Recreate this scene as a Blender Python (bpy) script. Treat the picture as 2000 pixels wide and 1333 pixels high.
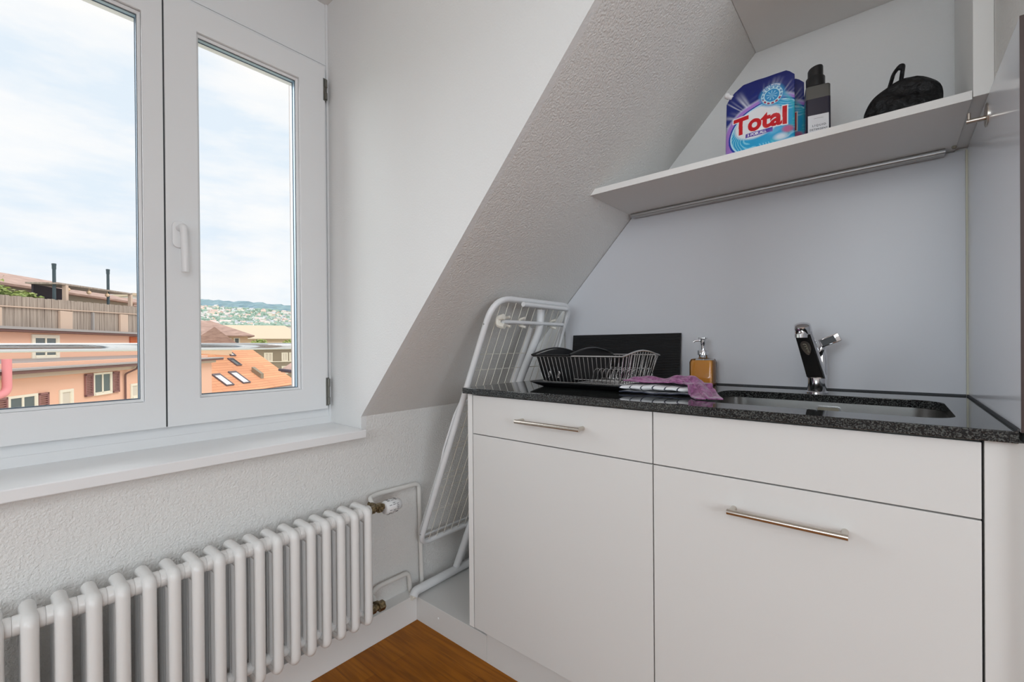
import bpy, bmesh, math, random
import numpy as np
from mathutils import Vector, Matrix

for o in list(bpy.data.objects):
    bpy.data.objects.remove(o)
S = bpy.context.scene
COL = S.collection

# ------------------------------------------------------------------ camera
cam_d = bpy.data.cameras.new('camera')
cam = bpy.data.objects.new('camera', cam_d)
COL.objects.link(cam)
S.camera = cam
cam_d.sensor_width = 36.0
cam_d.lens = 873.34 / 2000 * 36
cam_d.shift_x = (1000 - 1013.75) / 2000
cam_d.shift_y = (677.55 - 666.5) / 2000
cam_d.clip_start = 0.02
cam_d.clip_end = 6000
RT = Vector((0.76966226, 0.63840122, -0.00799298))
UP = Vector((0.00396176, 0.00774351, 0.99996217))
FW = Vector((-0.63843896, 0.76966481, -0.00343069))
mw = Matrix((RT, UP, -FW)).transposed().to_4x4()
mw.translation = Vector((0, 0, 1.04))
cam.matrix_world = mw

# ------------------------------------------------------------------ view
S.view_settings.view_transform = 'Standard'
S.view_settings.look = 'None'
S.view_settings.gamma = 1
S.view_settings.exposure = 0.0
S.view_settings.use_curve_mapping = False

# ------------------------------------------------------------------ sky
W = bpy.data.worlds.new('sky')
S.world = W
W.use_nodes = True
nt = W.node_tree
nt.nodes.clear()
wo = nt.nodes.new('ShaderNodeOutputWorld')
bg = nt.nodes.new('ShaderNodeBackground')
tc = nt.nodes.new('ShaderNodeTexCoord')
mp = nt.nodes.new('ShaderNodeMapping')
mp.inputs['Scale'].default_value = (1.2, 1.2, 4.2)
mp.inputs['Rotation'].default_value = (0.25, 0.1, 0.4)
nz = nt.nodes.new('ShaderNodeTexNoise')
nz.inputs['Scale'].default_value = 2.6
nz.inputs['Detail'].default_value = 6
nz.inputs['Roughness'].default_value = 0.55
rp = nt.nodes.new('ShaderNodeValToRGB')
e = rp.color_ramp.elements
e[0].position = 0.36
e[0].color = (0.78, 0.87, 0.96, 1)
e[1].position = 0.62
e[1].color = (1.0, 0.99, 0.98, 1)
m_ = rp.color_ramp.elements.new(0.5)
m_.color = (0.93, 0.95, 0.975, 1)
nt.links.new(tc.outputs['Generated'], mp.inputs['Vector'])
nt.links.new(mp.outputs[0], nz.inputs['Vector'])
nt.links.new(nz.outputs['Fac'], rp.inputs[0])
nt.links.new(rp.outputs[0], bg.inputs[0])
bg.inputs[1].default_value = 1.05
nt.links.new(bg.outputs[0], wo.inputs[0])


def light(name, kind, loc, aim, power, color=(1, 1, 1), size=1.0, size_y=None, angle=None):
    d = bpy.data.lights.new(name, kind)
    d.energy = power
    d.color = color
    if kind == 'AREA':
        d.shape = 'RECTANGLE'
        d.size = size
        d.size_y = size_y or size
    if angle is not None:
        d.angle = angle
    o = bpy.data.objects.new(name, d)
    COL.objects.link(o)
    o.location = loc
    o.rotation_euler = (Vector(aim) - Vector(loc)).to_track_quat('-Z', 'Y').to_euler()
    return o


# sun over our own roof: lights the houses opposite, the closed room shell keeps it out
light('sun', 'SUN', (60, 25, 70), (0, 0, 0), 1.5, (1.0, 0.96, 0.92), angle=0.5)
# added second, very soft sun, strengthens the skylight from the window side
light('window_fill_sun', 'SUN', (-60, -38, 62), (0, 0, 0), 4.2, (0.92, 0.96, 1.0), angle=1.3)
# added fill lights out of view: two at the far sides, one below the ceiling
light('fill_far_side', 'AREA', (2.8, -1.0, 1.45), (-1.2, 0.8, 1.6), 48, (0.85, 0.925, 1.0), 1.4, 1.4)
light('fill_near_side', 'AREA', (-0.6, -2.4, 1.75), (-0.8, 1.3, 1.5), 45, (0.80, 0.91, 1.0), 1.8, 1.2)
light('fill_overhead', 'AREA', (0.3, -1.3, 2.3), (-0.9, 0.6, 1.2), 9, (1.0, 0.985, 0.96), 1.1, 1.1)


# ------------------------------------------------------------------ materials
def lin(c):
    return tuple(((x / 255) / 12.92 if x / 255 <= 0.04045 else ((x / 255 + 0.055) / 1.055) ** 2.4) for x in c)


def mat(name, col, rough=0.5, metal=0.0, spec=0.5, coat=0.0, **kw):
    m = bpy.data.materials.new(name)
    m.use_nodes = True
    b = m.node_tree.nodes['Principled BSDF']
    b.inputs['Base Color'].default_value = (*col[:3], 1)
    b.inputs['Roughness'].default_value = rough
    b.inputs['Metallic'].default_value = metal
    b.inputs['Specular IOR Level'].default_value = spec
    b.inputs['Coat Weight'].default_value = coat
    for k, v in kw.items():
        b.inputs[k].default_value = v
    return m


def nodes(m):
    return m.node_tree.nodes, m.node_tree.links, m.node_tree.nodes['Principled BSDF']


def add_noise_color(m, c1, c2, scale, detail=4, p0=0.35, p1=0.65, stretch=(1, 1, 1)):
    N, L, b = nodes(m)
    tc = N.new('ShaderNodeTexCoord')
    mp = N.new('ShaderNodeMapping')
    mp.inputs['Scale'].default_value = stretch
    n = N.new('ShaderNodeTexNoise')
    n.inputs['Scale'].default_value = scale
    n.inputs['Detail'].default_value = detail
    r = N.new('ShaderNodeValToRGB')
    r.color_ramp.elements[0].position = p0
    r.color_ramp.elements[1].position = p1
    r.color_ramp.elements[0].color = (*c1, 1)
    r.color_ramp.elements[1].color = (*c2, 1)
    L.new(tc.outputs['Object'], mp.inputs[0])
    L.new(mp.outputs[0], n.inputs['Vector'])
    L.new(n.outputs['Fac'], r.inputs[0])
    L.new(r.outputs[0], b.inputs['Base Color'])
    return m


def add_bump(m, scale, dist, strength=1.0, detail=3, stretch=(1, 1, 1)):
    N, L, b = nodes(m)
    tc = N.new('ShaderNodeTexCoord')
    mp = N.new('ShaderNodeMapping')
    mp.inputs['Scale'].default_value = stretch
    n = N.new('ShaderNodeTexNoise')
    n.inputs['Scale'].default_value = scale
    n.inputs['Detail'].default_value = detail
    bp = N.new('ShaderNodeBump')
    bp.inputs['Strength'].default_value = strength
    bp.inputs['Distance'].default_value = dist
    L.new(tc.outputs['Object'], mp.inputs[0])
    L.new(mp.outputs[0], n.inputs['Vector'])
    L.new(n.outputs['Fac'], bp.inputs['Height'])
    L.new(bp.outputs[0], b.inputs['Normal'])
    return m


M = {}
M['plaster'] = add_bump(mat('plaster_roughcast', (0.80, 0.79, 0.765), 0.75, spec=0.25), 185, 0.0034, 0.9, 2)
M['plaster_fine'] = add_bump(mat('plaster_fine', (0.80, 0.80, 0.79), 0.8, spec=0.2), 170, 0.0018, 0.6, 2)
M['paint'] = mat('white_paint', (0.80, 0.795, 0.78), 0.6, spec=0.3)
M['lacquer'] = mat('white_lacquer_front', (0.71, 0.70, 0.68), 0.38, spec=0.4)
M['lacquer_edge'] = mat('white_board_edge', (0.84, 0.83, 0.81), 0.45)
M['sill'] = mat('sill_paint', (0.88, 0.88, 0.88), 0.35)
M['gap'] = mat('dark_gap', (0.30, 0.28, 0.22), 0.8)
M['splash'] = mat('grey_laminate', (0.68, 0.69, 0.725), 0.32, spec=0.5)
M['splash_side'] = mat('grey_laminate_gloss', (0.78, 0.79, 0.83), 0.16, spec=0.5)
M['core'] = mat('brown_laminate_core', (0.045, 0.026, 0.022), 0.5)
M['seal'] = mat('cream_sealant', (0.70, 0.68, 0.55), 0.6)
M['steel'] = mat('brushed_steel', (0.36, 0.35, 0.335), 0.24, 1.0)
M['handle'] = mat('satin_nickel', (0.60, 0.55, 0.49), 0.25, 1.0)
M['chrome'] = mat('chrome', (0.80, 0.80, 0.82), 0.06, 1.0)
M['alu'] = mat('aluminium', (0.50, 0.50, 0.50), 0.4, 1.0)
M['aged_brass'] = add_noise_color(mat('aged_brass', (0.2, 0.15, 0.08), 0.4, 0.9), (0.12, 0.09, 0.05), (0.33, 0.25, 0.14), 120)
M['enamel'] = mat('radiator_enamel', (0.83, 0.82, 0.80), 0.28, spec=0.5)
M['pipe'] = mat('painted_pipe', (0.78, 0.765, 0.73), 0.35)
M['rack'] = mat('white_coated_steel', (0.80, 0.81, 0.82), 0.3)
M['cream_plastic'] = mat('cream_plastic', (0.80, 0.77, 0.69), 0.4)
M['pvc'] = mat('white_window_frame', (0.80, 0.81, 0.815), 0.35, spec=0.4)
M['black_gap'] = mat('black_seal', (0.06, 0.065, 0.07), 0.7)
M['spacer'] = mat('glazing_spacer', (0.34, 0.46, 0.56), 0.35, 0.3)
M['gasket'] = mat('gasket', (0.09, 0.12, 0.15), 0.6)
M['rail_brown'] = mat('guide_rail', (0.32, 0.27, 0.24), 0.5)
M['steel_out'] = mat('railing_steel', (0.62, 0.62, 0.62), 0.10, 1.0)
M['black_plastic'] = mat('black_plastic', (0.006, 0.006, 0.007), 0.35)
M['black_rib'] = mat('black_board', (0.007, 0.007, 0.008), 0.55)
M['wire'] = mat('silver_wire', (0.72, 0.71, 0.70), 0.25, 1.0)
M['meshwire'] = mat('cream_coated_wire', (0.80, 0.77, 0.68), 0.4)
M['hinge'] = mat('hinge_metal', (0.20, 0.20, 0.18), 0.35, 0.9)
M['white_plastic'] = mat('white_plastic', (0.82, 0.82, 0.82), 0.35)
M['ink'] = mat('black_ink', (0.02, 0.02, 0.025), 0.6)
M['label'] = mat('paper_label', (0.80, 0.80, 0.83), 0.6)
M['worktop'] = None

# granite
g = mat('black_granite', (0.02, 0.02, 0.02), 0.045, spec=0.5)
N, L, b = nodes(g)
tc = N.new('ShaderNodeTexCoord')
v = N.new('ShaderNodeTexVoronoi'); v.inputs['Scale'].default_value = 560
n2 = N.new('ShaderNodeTexNoise'); n2.inputs['Scale'].default_value = 400; n2.inputs['Detail'].default_value = 3
r = N.new('ShaderNodeValToRGB')
r.color_ramp.interpolation = 'LINEAR'
r.color_ramp.elements[0].position = 0.53; r.color_ramp.elements[0].color = (0.006, 0.006, 0.007, 1)
r.color_ramp.elements[1].position = 0.74; r.color_ramp.elements[1].color = (0.085, 0.09, 0.085, 1)
L.new(tc.outputs['Object'], v.inputs['Vector']); L.new(tc.outputs['Object'], n2.inputs['Vector'])
mx = N.new('ShaderNodeMath'); mx.operation = 'MULTIPLY_ADD'
sp = N.new('ShaderNodeSeparateColor')
L.new(v.outputs['Color'], sp.inputs[0])
L.new(sp.outputs[0], mx.inputs[0]); mx.inputs[1].default_value = 0.35
L.new(n2.outputs['Fac'], mx.inputs[2])
sb = N.new('ShaderNodeMath'); sb.operation = 'SUBTRACT'; sb.inputs[1].default_value = 0.12
L.new(mx.outputs[0], sb.inputs[0]); L.new(sb.outputs[0], r.inputs[0]); L.new(r.outputs[0], b.inputs['Base Color'])
M['granite'] = g

# wood strip parquet
w = mat('oak_parquet', (0.35, 0.17, 0.05), 0.42, spec=0.2)
N, L, b = nodes(w)
tc = N.new('ShaderNodeTexCoord')
mp = N.new('ShaderNodeMapping'); mp.inputs['Rotation'].default_value = (0, 0, 0)
br = N.new('ShaderNodeTexBrick')
br.inputs['Scale'].default_value = 1.0
br.inputs['Brick Width'].default_value = 0.42
br.inputs['Row Height'].default_value = 0.066
br.inputs['Mortar Size'].default_value = 0.0006
br.inputs['Mortar'].default_value = (0.20, 0.068, 0.006, 1)
br.inputs['Color1'].default_value = (0.27, 0.084, 0.004, 1)
br.inputs['Color2'].default_value = (0.35, 0.118, 0.006, 1)
br.offset = 0.37
mp2 = N.new('ShaderNodeMapping'); mp2.inputs['Scale'].default_value = (2.5, 36, 1)
gn = N.new('ShaderNodeTexNoise'); gn.inputs['Scale'].default_value = 2.2; gn.inputs['Detail'].default_value = 6; gn.inputs['Distortion'].default_value = 0.6
gr = N.new('ShaderNodeValToRGB')
gr.color_ramp.elements[0].position = 0.36; gr.color_ramp.elements[0].color = (0.74, 0.72, 0.70, 1)
gr.color_ramp.elements[1].position = 0.62; gr.color_ramp.elements[1].color = (1.1, 1.1, 1.1, 1)
mm = N.new('ShaderNodeMix'); mm.data_type = 'RGBA'; mm.blend_type = 'MULTIPLY'; mm.inputs['Factor'].default_value = 1
L.new(tc.outputs['Object'], mp.inputs[0]); L.new(mp.outputs[0], br.inputs['Vector'])
L.new(tc.outputs['Object'], mp2.inputs[0]); L.new(mp2.outputs[0], gn.inputs['Vector']); L.new(gn.outputs['Fac'], gr.inputs[0])
L.new(br.outputs['Color'], mm.inputs['A']); L.new(gr.outputs[0], mm.inputs['B']); L.new(mm.outputs['Result'], b.inputs['Base Color'])
M['wood'] = w

# window glass: clear with a faint reflection
gl = bpy.data.materials.new('window_glass'); gl.use_nodes = True
N = gl.node_tree.nodes; L = gl.node_tree.links; N.clear()
out = N.new('ShaderNodeOutputMaterial'); tr = N.new('ShaderNodeBsdfTransparent'); gs = N.new('ShaderNodeBsdfGlossy')
gs.inputs['Roughness'].default_value = 0.0
fr = N.new('ShaderNodeFresnel'); fr.inputs['IOR'].default_value = 1.25
ms = N.new('ShaderNodeMixShader')
tr.inputs[0].default_value = (0.985, 0.99, 0.99, 1)
L.new(fr.outputs[0], ms.inputs[0]); L.new(tr.outputs[0], ms.inputs[1]); L.new(gs.outputs[0], ms.inputs[2]); L.new(ms.outputs[0], out.inputs[0])
M['glass'] = gl


# ------------------------------------------------------------------ helpers
def link(name, me, parent=None, m=None, smooth=False):
    if m is not None and len(me.materials) == 0:
        me.materials.append(m)
    if smooth:
        for p in me.polygons:
            p.use_smooth = True
    o = bpy.data.objects.new(name, me)
    COL.objects.link(o)
    if parent is not None:
        o.parent = parent
    return o


def root_loc(p):
    v = Vector((0, 0, 0))
    while p is not None:
        v += p.location
        p = p.parent
    return v


def obj(name, bm, m, parent=None, smooth=False, bevel=0.0, origin=None, seg=2):
    """bm is in world coordinates; becomes ONE mesh object"""
    bmesh.ops.remove_doubles(bm, verts=bm.verts, dist=1e-6)
    if bevel > 0:
        bmesh.ops.recalc_face_normals(bm, faces=bm.faces)
        es = [e for e in bm.edges if len(e.link_faces) == 2 and e.calc_face_angle(0) > 0.5]
        bmesh.ops.bevel(bm, geom=es, offset=bevel, segments=seg, affect='EDGES', profile=0.5, clamp_overlap=True)
    bmesh.ops.recalc_face_normals(bm, faces=bm.faces)
    off = root_loc(parent) if parent is not None else Vector((0, 0, 0))
    if origin is not None:
        off = off + (Vector(origin) - off)
    bmesh.ops.translate(bm, verts=bm.verts, vec=-off)
    me = bpy.data.meshes.new(name)
    bm.to_mesh(me)
    bm.free()
    o = link(name, me, parent, m)
    if origin is not None:
        o.location = Vector(origin) - (root_loc(parent) if parent is not None else Vector((0, 0, 0)))
    if smooth:
        for p in me.polygons:
            p.use_smooth = True
        try:
            me.set_sharp_from_angle(angle=math.radians(38))
        except Exception:
            pass
    return o


def tag(o, label=None, cat=None, group=None, kind=None):
    if label: o['label'] = label
    if cat: o['category'] = cat
    if group: o['group'] = group
    if kind: o['kind'] = kind
    return o


def thing(name, loc, label, cat, group=None):
    o = bpy.data.objects.new(name, None)
    o.empty_display_size = 0.05
    COL.objects.link(o)
    o.location = loc
    return tag(o, label, cat, group)


def struct(name, bm, m, parent=None, **k):
    o = obj(name, bm, m, parent, **k)
    if parent is None:
        o['kind'] = 'structure'
    return o


def B():
    return bmesh.new()


def box(bm, x0, x1, y0, y1, z0, z1, mtx=None):
    vs = [bm.verts.new((x, y, z)) for x in (x0, x1) for y in (y0, y1) for z in (z0, z1)]
    for f in ((0, 1, 3, 2), (4, 6, 7, 5), (0, 4, 5, 1), (2, 3, 7, 6), (0, 2, 6, 4), (1, 5, 7, 3)):
        bm.faces.new([vs[i] for i in f])
    if mtx is not None:
        bmesh.ops.transform(bm, matrix=mtx, verts=vs)
    return vs


def bx(*a):
    bm = B(); box(bm, *a); return bm


def prism(bm, poly, axis, a0, a1):
    """poly: 2D points in the two other axes (x,y order kept)"""
    def P(p, a):
        q = list(p); q.insert(axis, a); return q
    v0 = [bm.verts.new(P(p, a0)) for p in poly]
    v1 = [bm.verts.new(P(p, a1)) for p in poly]
    bm.faces.new(v0); bm.faces.new(v1[::-1])
    n = len(poly)
    for i in range(n):
        bm.faces.new([v0[i], v0[(i + 1) % n], v1[(i + 1) % n], v1[i]])
    return v0 + v1


def ring(bm, y0, y1, z0, z1, Y0, Y1, Z0, Z1, x0, x1):
    """rectangular frame in the yz plane: outer y0..z1, inner Y0..Z1, thickness x0..x1"""
    def rect(a, b, c, d, x):
        return [bm.verts.new((x, p, q)) for p, q in ((a, c), (b, c), (b, d), (a, d))]
    A = rect(y0, y1, z0, z1, x0); Bq = rect(Y0, Y1, Z0, Z1, x0)
    Cq = rect(y0, y1, z0, z1, x1); D = rect(Y0, Y1, Z0, Z1, x1)
    for i in range(4):
        j = (i + 1) % 4
        bm.faces.new([A[i], A[j], Bq[j], Bq[i]]); bm.faces.new([Cq[i], Cq[j], D[j], D[i]])
        bm.faces.new([A[i], A[j], Cq[j], Cq[i]]); bm.faces.new([Bq[i], Bq[j], D[j], D[i]])


def fillet(pts, r, n=6, closed=False):
    pts = [Vector(p) for p in pts]
    out = []
    N_ = len(pts)
    for i in range(N_):
        if not closed and i in (0, N_ - 1):
            out.append(pts[i]); continue
        p0, p1, p2 = pts[i - 1], pts[i], pts[(i + 1) % N_]
        a = (p0 - p1); c = (p2 - p1)
        rr = r[i] if isinstance(r, (list, tuple)) else r
        d = min(rr, a.length * 0.49, c.length * 0.49)
        a.normalize(); c.normalize()
        for k in range(n + 1):
            t = k / n
            out.append((p1 + a * d) * (1 - t) ** 2 + p1 * 2 * t * (1 - t) + (p1 + c * d) * t ** 2)
    return out


def tube(bm, pts, r, n=10, closed=False, caps=True, flat=None):
    """round tube along pts; r number or list; flat=(vector, factor) squashes along the vector"""
    pts = [Vector(p) for p in pts]
    clean = [pts[0]]
    rs = [r[0] if isinstance(r, (list, tuple)) else r]
    for i, p in enumerate(pts[1:], 1):
        if (p - clean[-1]).length > 1e-6:
            clean.append(p); rs.append(r[i] if isinstance(r, (list, tuple)) else r)
    pts = clean
    if closed and (pts[0] - pts[-1]).length < 1e-6:
        pts.pop(); rs.pop()
    m = len(pts)
    T = []
    for i in range(m):
        if closed:
            t = pts[(i + 1) % m] - pts[i - 1]
        else:
            t = pts[min(i + 1, m - 1)] - pts[max(i - 1, 0)]
        T.append(t.normalized())
    up = Vector((0, 0, 1)) if abs(T[0].z) < 0.9 else Vector((1, 0, 0))
    nrm = (up - T[0] * up.dot(T[0])).normalized()
    rings = []
    for i in range(m):
        nrm = (nrm - T[i] * nrm.dot(T[i])).normalized()
        bi = T[i].cross(nrm)
        rr = []
        for k in range(n):
            a = 2 * math.pi * k / n
            o = (nrm * math.cos(a) + bi * math.sin(a)) * rs[i]
            if flat is not None:
                fv = Vector(flat[0]).normalized()
                o = o - fv * o.dot(fv) * (1 - flat[1])
            rr.append(bm.verts.new(pts[i] + o))
        rings.append(rr)
    for i in range(m if closed else m - 1):
        a = rings[i]; c = rings[(i + 1) % m]
        sh = 0
        if closed and i == m - 1:
            sh = min(range(n), key=lambda s: sum((a[k].co - c[(k + s) % n].co).length for k in range(0, n, 2)))
        for k in range(n):
            bm.faces.new([a[k], a[(k + 1) % n], c[(k + 1 + sh) % n], c[(k + sh) % n]])
    if caps and not closed:
        bm.faces.new(rings[0][::-1]); bm.faces.new(rings[-1])


def lathe(bm, prof, c, n=24, axis='z', mtx=None):
    """prof: list of (r, h)"""
    new = []
    rings = []
    for r_, h in prof:
        rr = []
        for k in range(n):
            a = 2 * math.pi * k / n
            p = (r_ * math.cos(a), r_ * math.sin(a), h)
            if axis == 'x': p = (h, p[0], p[1])
            if axis == 'y': p = (p[0], h, p[1])
            v_ = bm.verts.new((c[0] + p[0], c[1] + p[1], c[2] + p[2]))
            rr.append(v_); new.append(v_)
        rings.append(rr)
    for i in range(len(rings) - 1):
        for k in range(n):
            bm.faces.new([rings[i][k], rings[i][(k + 1) % n], rings[i + 1][(k + 1) % n], rings[i + 1][k]])
    bm.faces.new(rings[0][::-1]); bm.faces.new(rings[-1])
    if mtx is not None:
        bmesh.ops.transform(bm, matrix=mtx, verts=new)
    return new


def rrect(x0, x1, y0, y1, r, n=6):
    out = []
    for cx, cy, a0 in ((x1 - r, y1 - r, 0), (x0 + r, y1 - r, 90), (x0 + r, y0 + r, 180), (x1 - r, y0 + r, 270)):
        for k in range(n + 1):
            a = math.radians(a0 + 90 * k / n)
            out.append((cx + r * math.cos(a), cy + r * math.sin(a)))
    return out


def text_tris(s, size=1.0, bold=0.0, shear=0.0, align='LEFT', spacing=1.0):
    cu = bpy.data.curves.new('lettering', 'FONT')
    cu.body = s; cu.size = size; cu.offset = bold; cu.shear = shear
    cu.align_x = align; cu.resolution_u = 6; cu.space_character = spacing
    o = bpy.data.objects.new('lettering', cu)
    COL.objects.link(o)
    dg = bpy.context.evaluated_depsgraph_get()
    me = o.evaluated_get(dg).to_mesh()
    me.calc_loop_triangles()
    V = np.array([v_.co[:2] for v_ in me.vertices]).reshape(-1, 2)
    T = np.array([t.vertices[:] for t in me.loop_triangles]).reshape(-1, 3)
    o.evaluated_get(dg).to_mesh_clear()
    bpy.data.objects.remove(o); bpy.data.curves.remove(cu)
    return V, T


def text_bm(s, fn, size, **k):
    """lettering as mesh; fn maps (x,y) to a world point"""
    V, T = text_tris(s, size, **k)
    bm = B()
    vs = [bm.verts.new(fn(x, y)) for x, y in V]
    for t in T:
        try: bm.faces.new([vs[i] for i in t])
        except ValueError: pass
    return bm


# ================================================================== ROOM
KX = -1.44      # knee wall face
YC = 0.858      # dormer cheek plane
YL = -1.13      # dormer left cheek
YB = 1.58       # kitchen back wall
SL = 1.05       # roof slope


def slx(z):
    return KX + (z - 0.7915) / SL


fl = struct('floor', bx(-1.60, 3.2, -2.7, 1.75, -0.12, 0.0), M['wood'])
# knee wall with the window opening above
bm = B()
box(bm, -1.74, KX, YL, YC, -0.1, 0.722)
box(bm, -1.74, KX, YC, YC + 0.0205, -0.1, 0.722); box(bm, -1.74, KX, YC + 0.0205, 1.75, -0.1, 0.7915)
box(bm, -1.74, KX, -2.7, YL, -0.1, 0.7915)
struct('wall_window', bm, M['plaster'])
# right dormer cheek
ZT = 2.345
bm = B()
pg_ = [(-1.74, 0.722), (KX, 0.722), (KX, 0.7915), (slx(ZT), ZT), (-1.74, ZT)]
prism(bm, pg_, 1, YC, YC + 0.02)
struct('wall_dormer_right', bm, M['plaster_fine'])
bm = B()
prism(bm, pg_, 1, YL - 0.02, YL)
struct('wall_dormer_left', bm, M['plaster_fine'])
# sloping ceiling, two sides of the dormer
bm = B()
for y0, y1 in ((YC + 0.02, 1.75), (-2.7, YL - 0.02)):
    prism(bm, [(KX, 0.7915), (slx(2.45), 2.45), (slx(2.45) - 0.3, 2.6), (-1.74, 1.0), (-1.74, 0.7915)], 1, y0, y1)
struct('ceiling_slope', bm, M['plaster'])
bm = B()
box(bm, slx(ZT), 3.2, -2.7, 1.75, 2.43, 2.6)
prism(bm, [(-1.74, ZT), (slx(ZT), ZT), (slx(2.43), 2.43), (slx(2.43), 2.6), (-1.74, 2.6)], 1, YL, YC)
struct('ceiling', bm, M['paint'])
struct('wall_back', bx(KX, 0.162, YB, 1.75, 0, 2.45), M['plaster_fine'])
struct('wall_right', bx(0.162, 3.2, 0.992, 1.75, 0, 2.45), M['plaster'])
struct('wall_far', bx(3.05, 3.2, -2.7, 0.992, 0, 2.45), M['paint'])
struct('wall_front', bx(KX, 3.2, -2.7, -2.55, 0, 2.45), M['paint'])

# window sill
bm = B(); box(bm, -1.66, -1.403, YL + 0.001, YC - 0.001, 0.722, 0.7495)
struct('trim_1', bm, M['sill'], bevel=0.0025)
# baseboard under the radiator with its deep ledge
bm = B(); box(bm, KX, -1.386, -2.5, 1.052, 0.0, 0.097)
struct('baseboard_window', bm, M['paint'], bevel=0.0015)
# white platform of the niche
bm = B(); box(bm, -1.439, -1.0215, 1.052, YB, 0.0, 0.088)
o = struct('trim_2', bm, M['lacquer'], bevel=0.001)
bm = B(); lathe(bm, [(0.0035, 0), (0.0035, -0.0012), (0.002, -0.002)], (-1.262, 1.052, 0.052), 14, 'y')
obj('screw_cap', bm, M['white_plastic'], o)
# plinth board of the cabinets
bm = B(); box(bm, -1.0205, 0.155, 1.052, 1.068, 0.0, 0.112)
struct('trim_3', bm, M['lacquer'], bevel=0.0008)

# ------------------------------------------------------------------ window
XF = -1.655     # fixed frame face
XS = -1.635     # sash face
win = bpy.data.objects.new('window_1', None); COL.objects.link(win); win.location = (XF, 0.35, 0.75); win['kind'] = 'structure'
bm = B()
ring(bm, YL, YC, 0.7495, ZT, YL + 0.055, YC - 0.055, 0.842, 2.06, XF, -1.735)
box(bm, XF, XF + 0.004, YL, YC, 0.7495, 0.776)       # sill connection profile
obj('frame', bm, M['pvc'], win)
bm = B(); box(bm, XF + 0.0002, XF + 0.0035, YL, YC, 2.112, 2.116); box(bm, XF + 0.0002, XF + 0.006, YC - 0.008, YC - 0.0005, 0.776, ZT)
obj('cover_strip', bm, M['pvc'], win)
bm = B(); box(bm, -1.83, -1.765, 0.789, 0.858, 0.80, 2.34)
obj('guide_rail', bm, M['rail_brown'], win)
bm = B(); box(bm, -1.765, -1.736, 0.797, 0.858, 0.80, 2.34)
obj('outer_frame', bm, M['pvc'], win)


def sash(name, y0, y1, z0, z1, Y0, Y1, Z0, Z1):
    bm = B()
    ring(bm, y0, y1, z0, z1, Y0, Y1, Z0, Z1, XS, XF + 0.001)
    ring(bm, y0 + 0.02, y1 - 0.02, z0 + 0.02, z1 - 0.02, Y0, Y1, Z0, Z1, XF + 0.001, -1.715)
    s = obj(name, bm, M['pvc'], win)
    md = s.modifiers.new('bevel', 'BEVEL'); md.width = 0.002; md.segments = 2; md.limit_method = 'ANGLE'
    # bevelled glazing bead along the bottom and the near sides
    bm = B()
    w_ = 0.007
    ring(bm, Y0, Y1, Z0, Z1, Y0 + w_, Y1 - w_, Z0 + w_, Z1 - w_, XS - 0.012, XS - 0.016)
    for v_ in bm.verts:      # slope the inner lip backwards
        if abs(v_.co.y - Y0) > 0.001 and abs(v_.co.y - Y1) > 0.001 or abs(v_.co.z - Z0) > 0.001 and abs(v_.co.z - Z1) > 0.001:
            v_.co.x -= 0.004
    obj('glazing_bead', bm, M['pvc'], s)
    bm = B()
    ring(bm, Y0, Y1, Z0, Z1, Y0 + 0.0085, Y1 - 0.0085, Z0 + 0.0085, Z1 - 0.0085, XS - 0.0202, XS - 0.0235)
    ring(bm, Y0, Y1, Z0, Z1, Y0 + 0.0085, Y1 - 0.0085, Z0 + 0.0085, Z1 - 0.0085, XS - 0.0405, XS - 0.0435)
    obj('gasket', bm, M['gasket'], s)
    bm = B()
    ring(bm, Y0, Y1, Z0, Z1, Y0 + 0.007, Y1 - 0.007, Z0 + 0.007, Z1 - 0.007, XS - 0.0236, XS - 0.0404)
    obj('spacer', bm, M['spacer'], s)
    bm = B(); box(bm, XS - 0.0245, XS - 0.0237, Y0 + 0.001, Y1 - 0.001, Z0 + 0.001, Z1 - 0.001)
    obj('pane', bm, M['glass'], s)
    return s


sR = sash('sash', 0.3515, 0.838, 0.806, 2.095, 0.4325, 0.7425, 0.8865, 2.012)
sL = sash('sash', -0.136, 0.3475, 0.806, 2.095, -0.03, 0.2995, 0.8865, 2.002)
# two more sashes of the same dormer further left
sash('sash', -0.627, -0.140, 0.806, 2.095, -0.545, -0.222, 0.8865, 2.002)
sash('sash', -1.112, -0.631, 0.806, 2.095, -1.03, -0.713, 0.8865, 2.002)
bm = B()
for y0_, y1_ in ((0.3475, 0.3515), (-0.140, -0.136), (-0.631, -0.627)): box(bm, XF - 0.05, XS - 0.004, y0_, y1_, 0.808, 2.093)
obj('meeting_gap', bm, M['black_gap'], win)
for c_ in (0.3495, -0.138, -0.629):
    obj('mullion', bx(-1.735, -1.716, c_ - 0.03, c_ + 0.03, 0.842, 2.06), M['pvc'], win)
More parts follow.
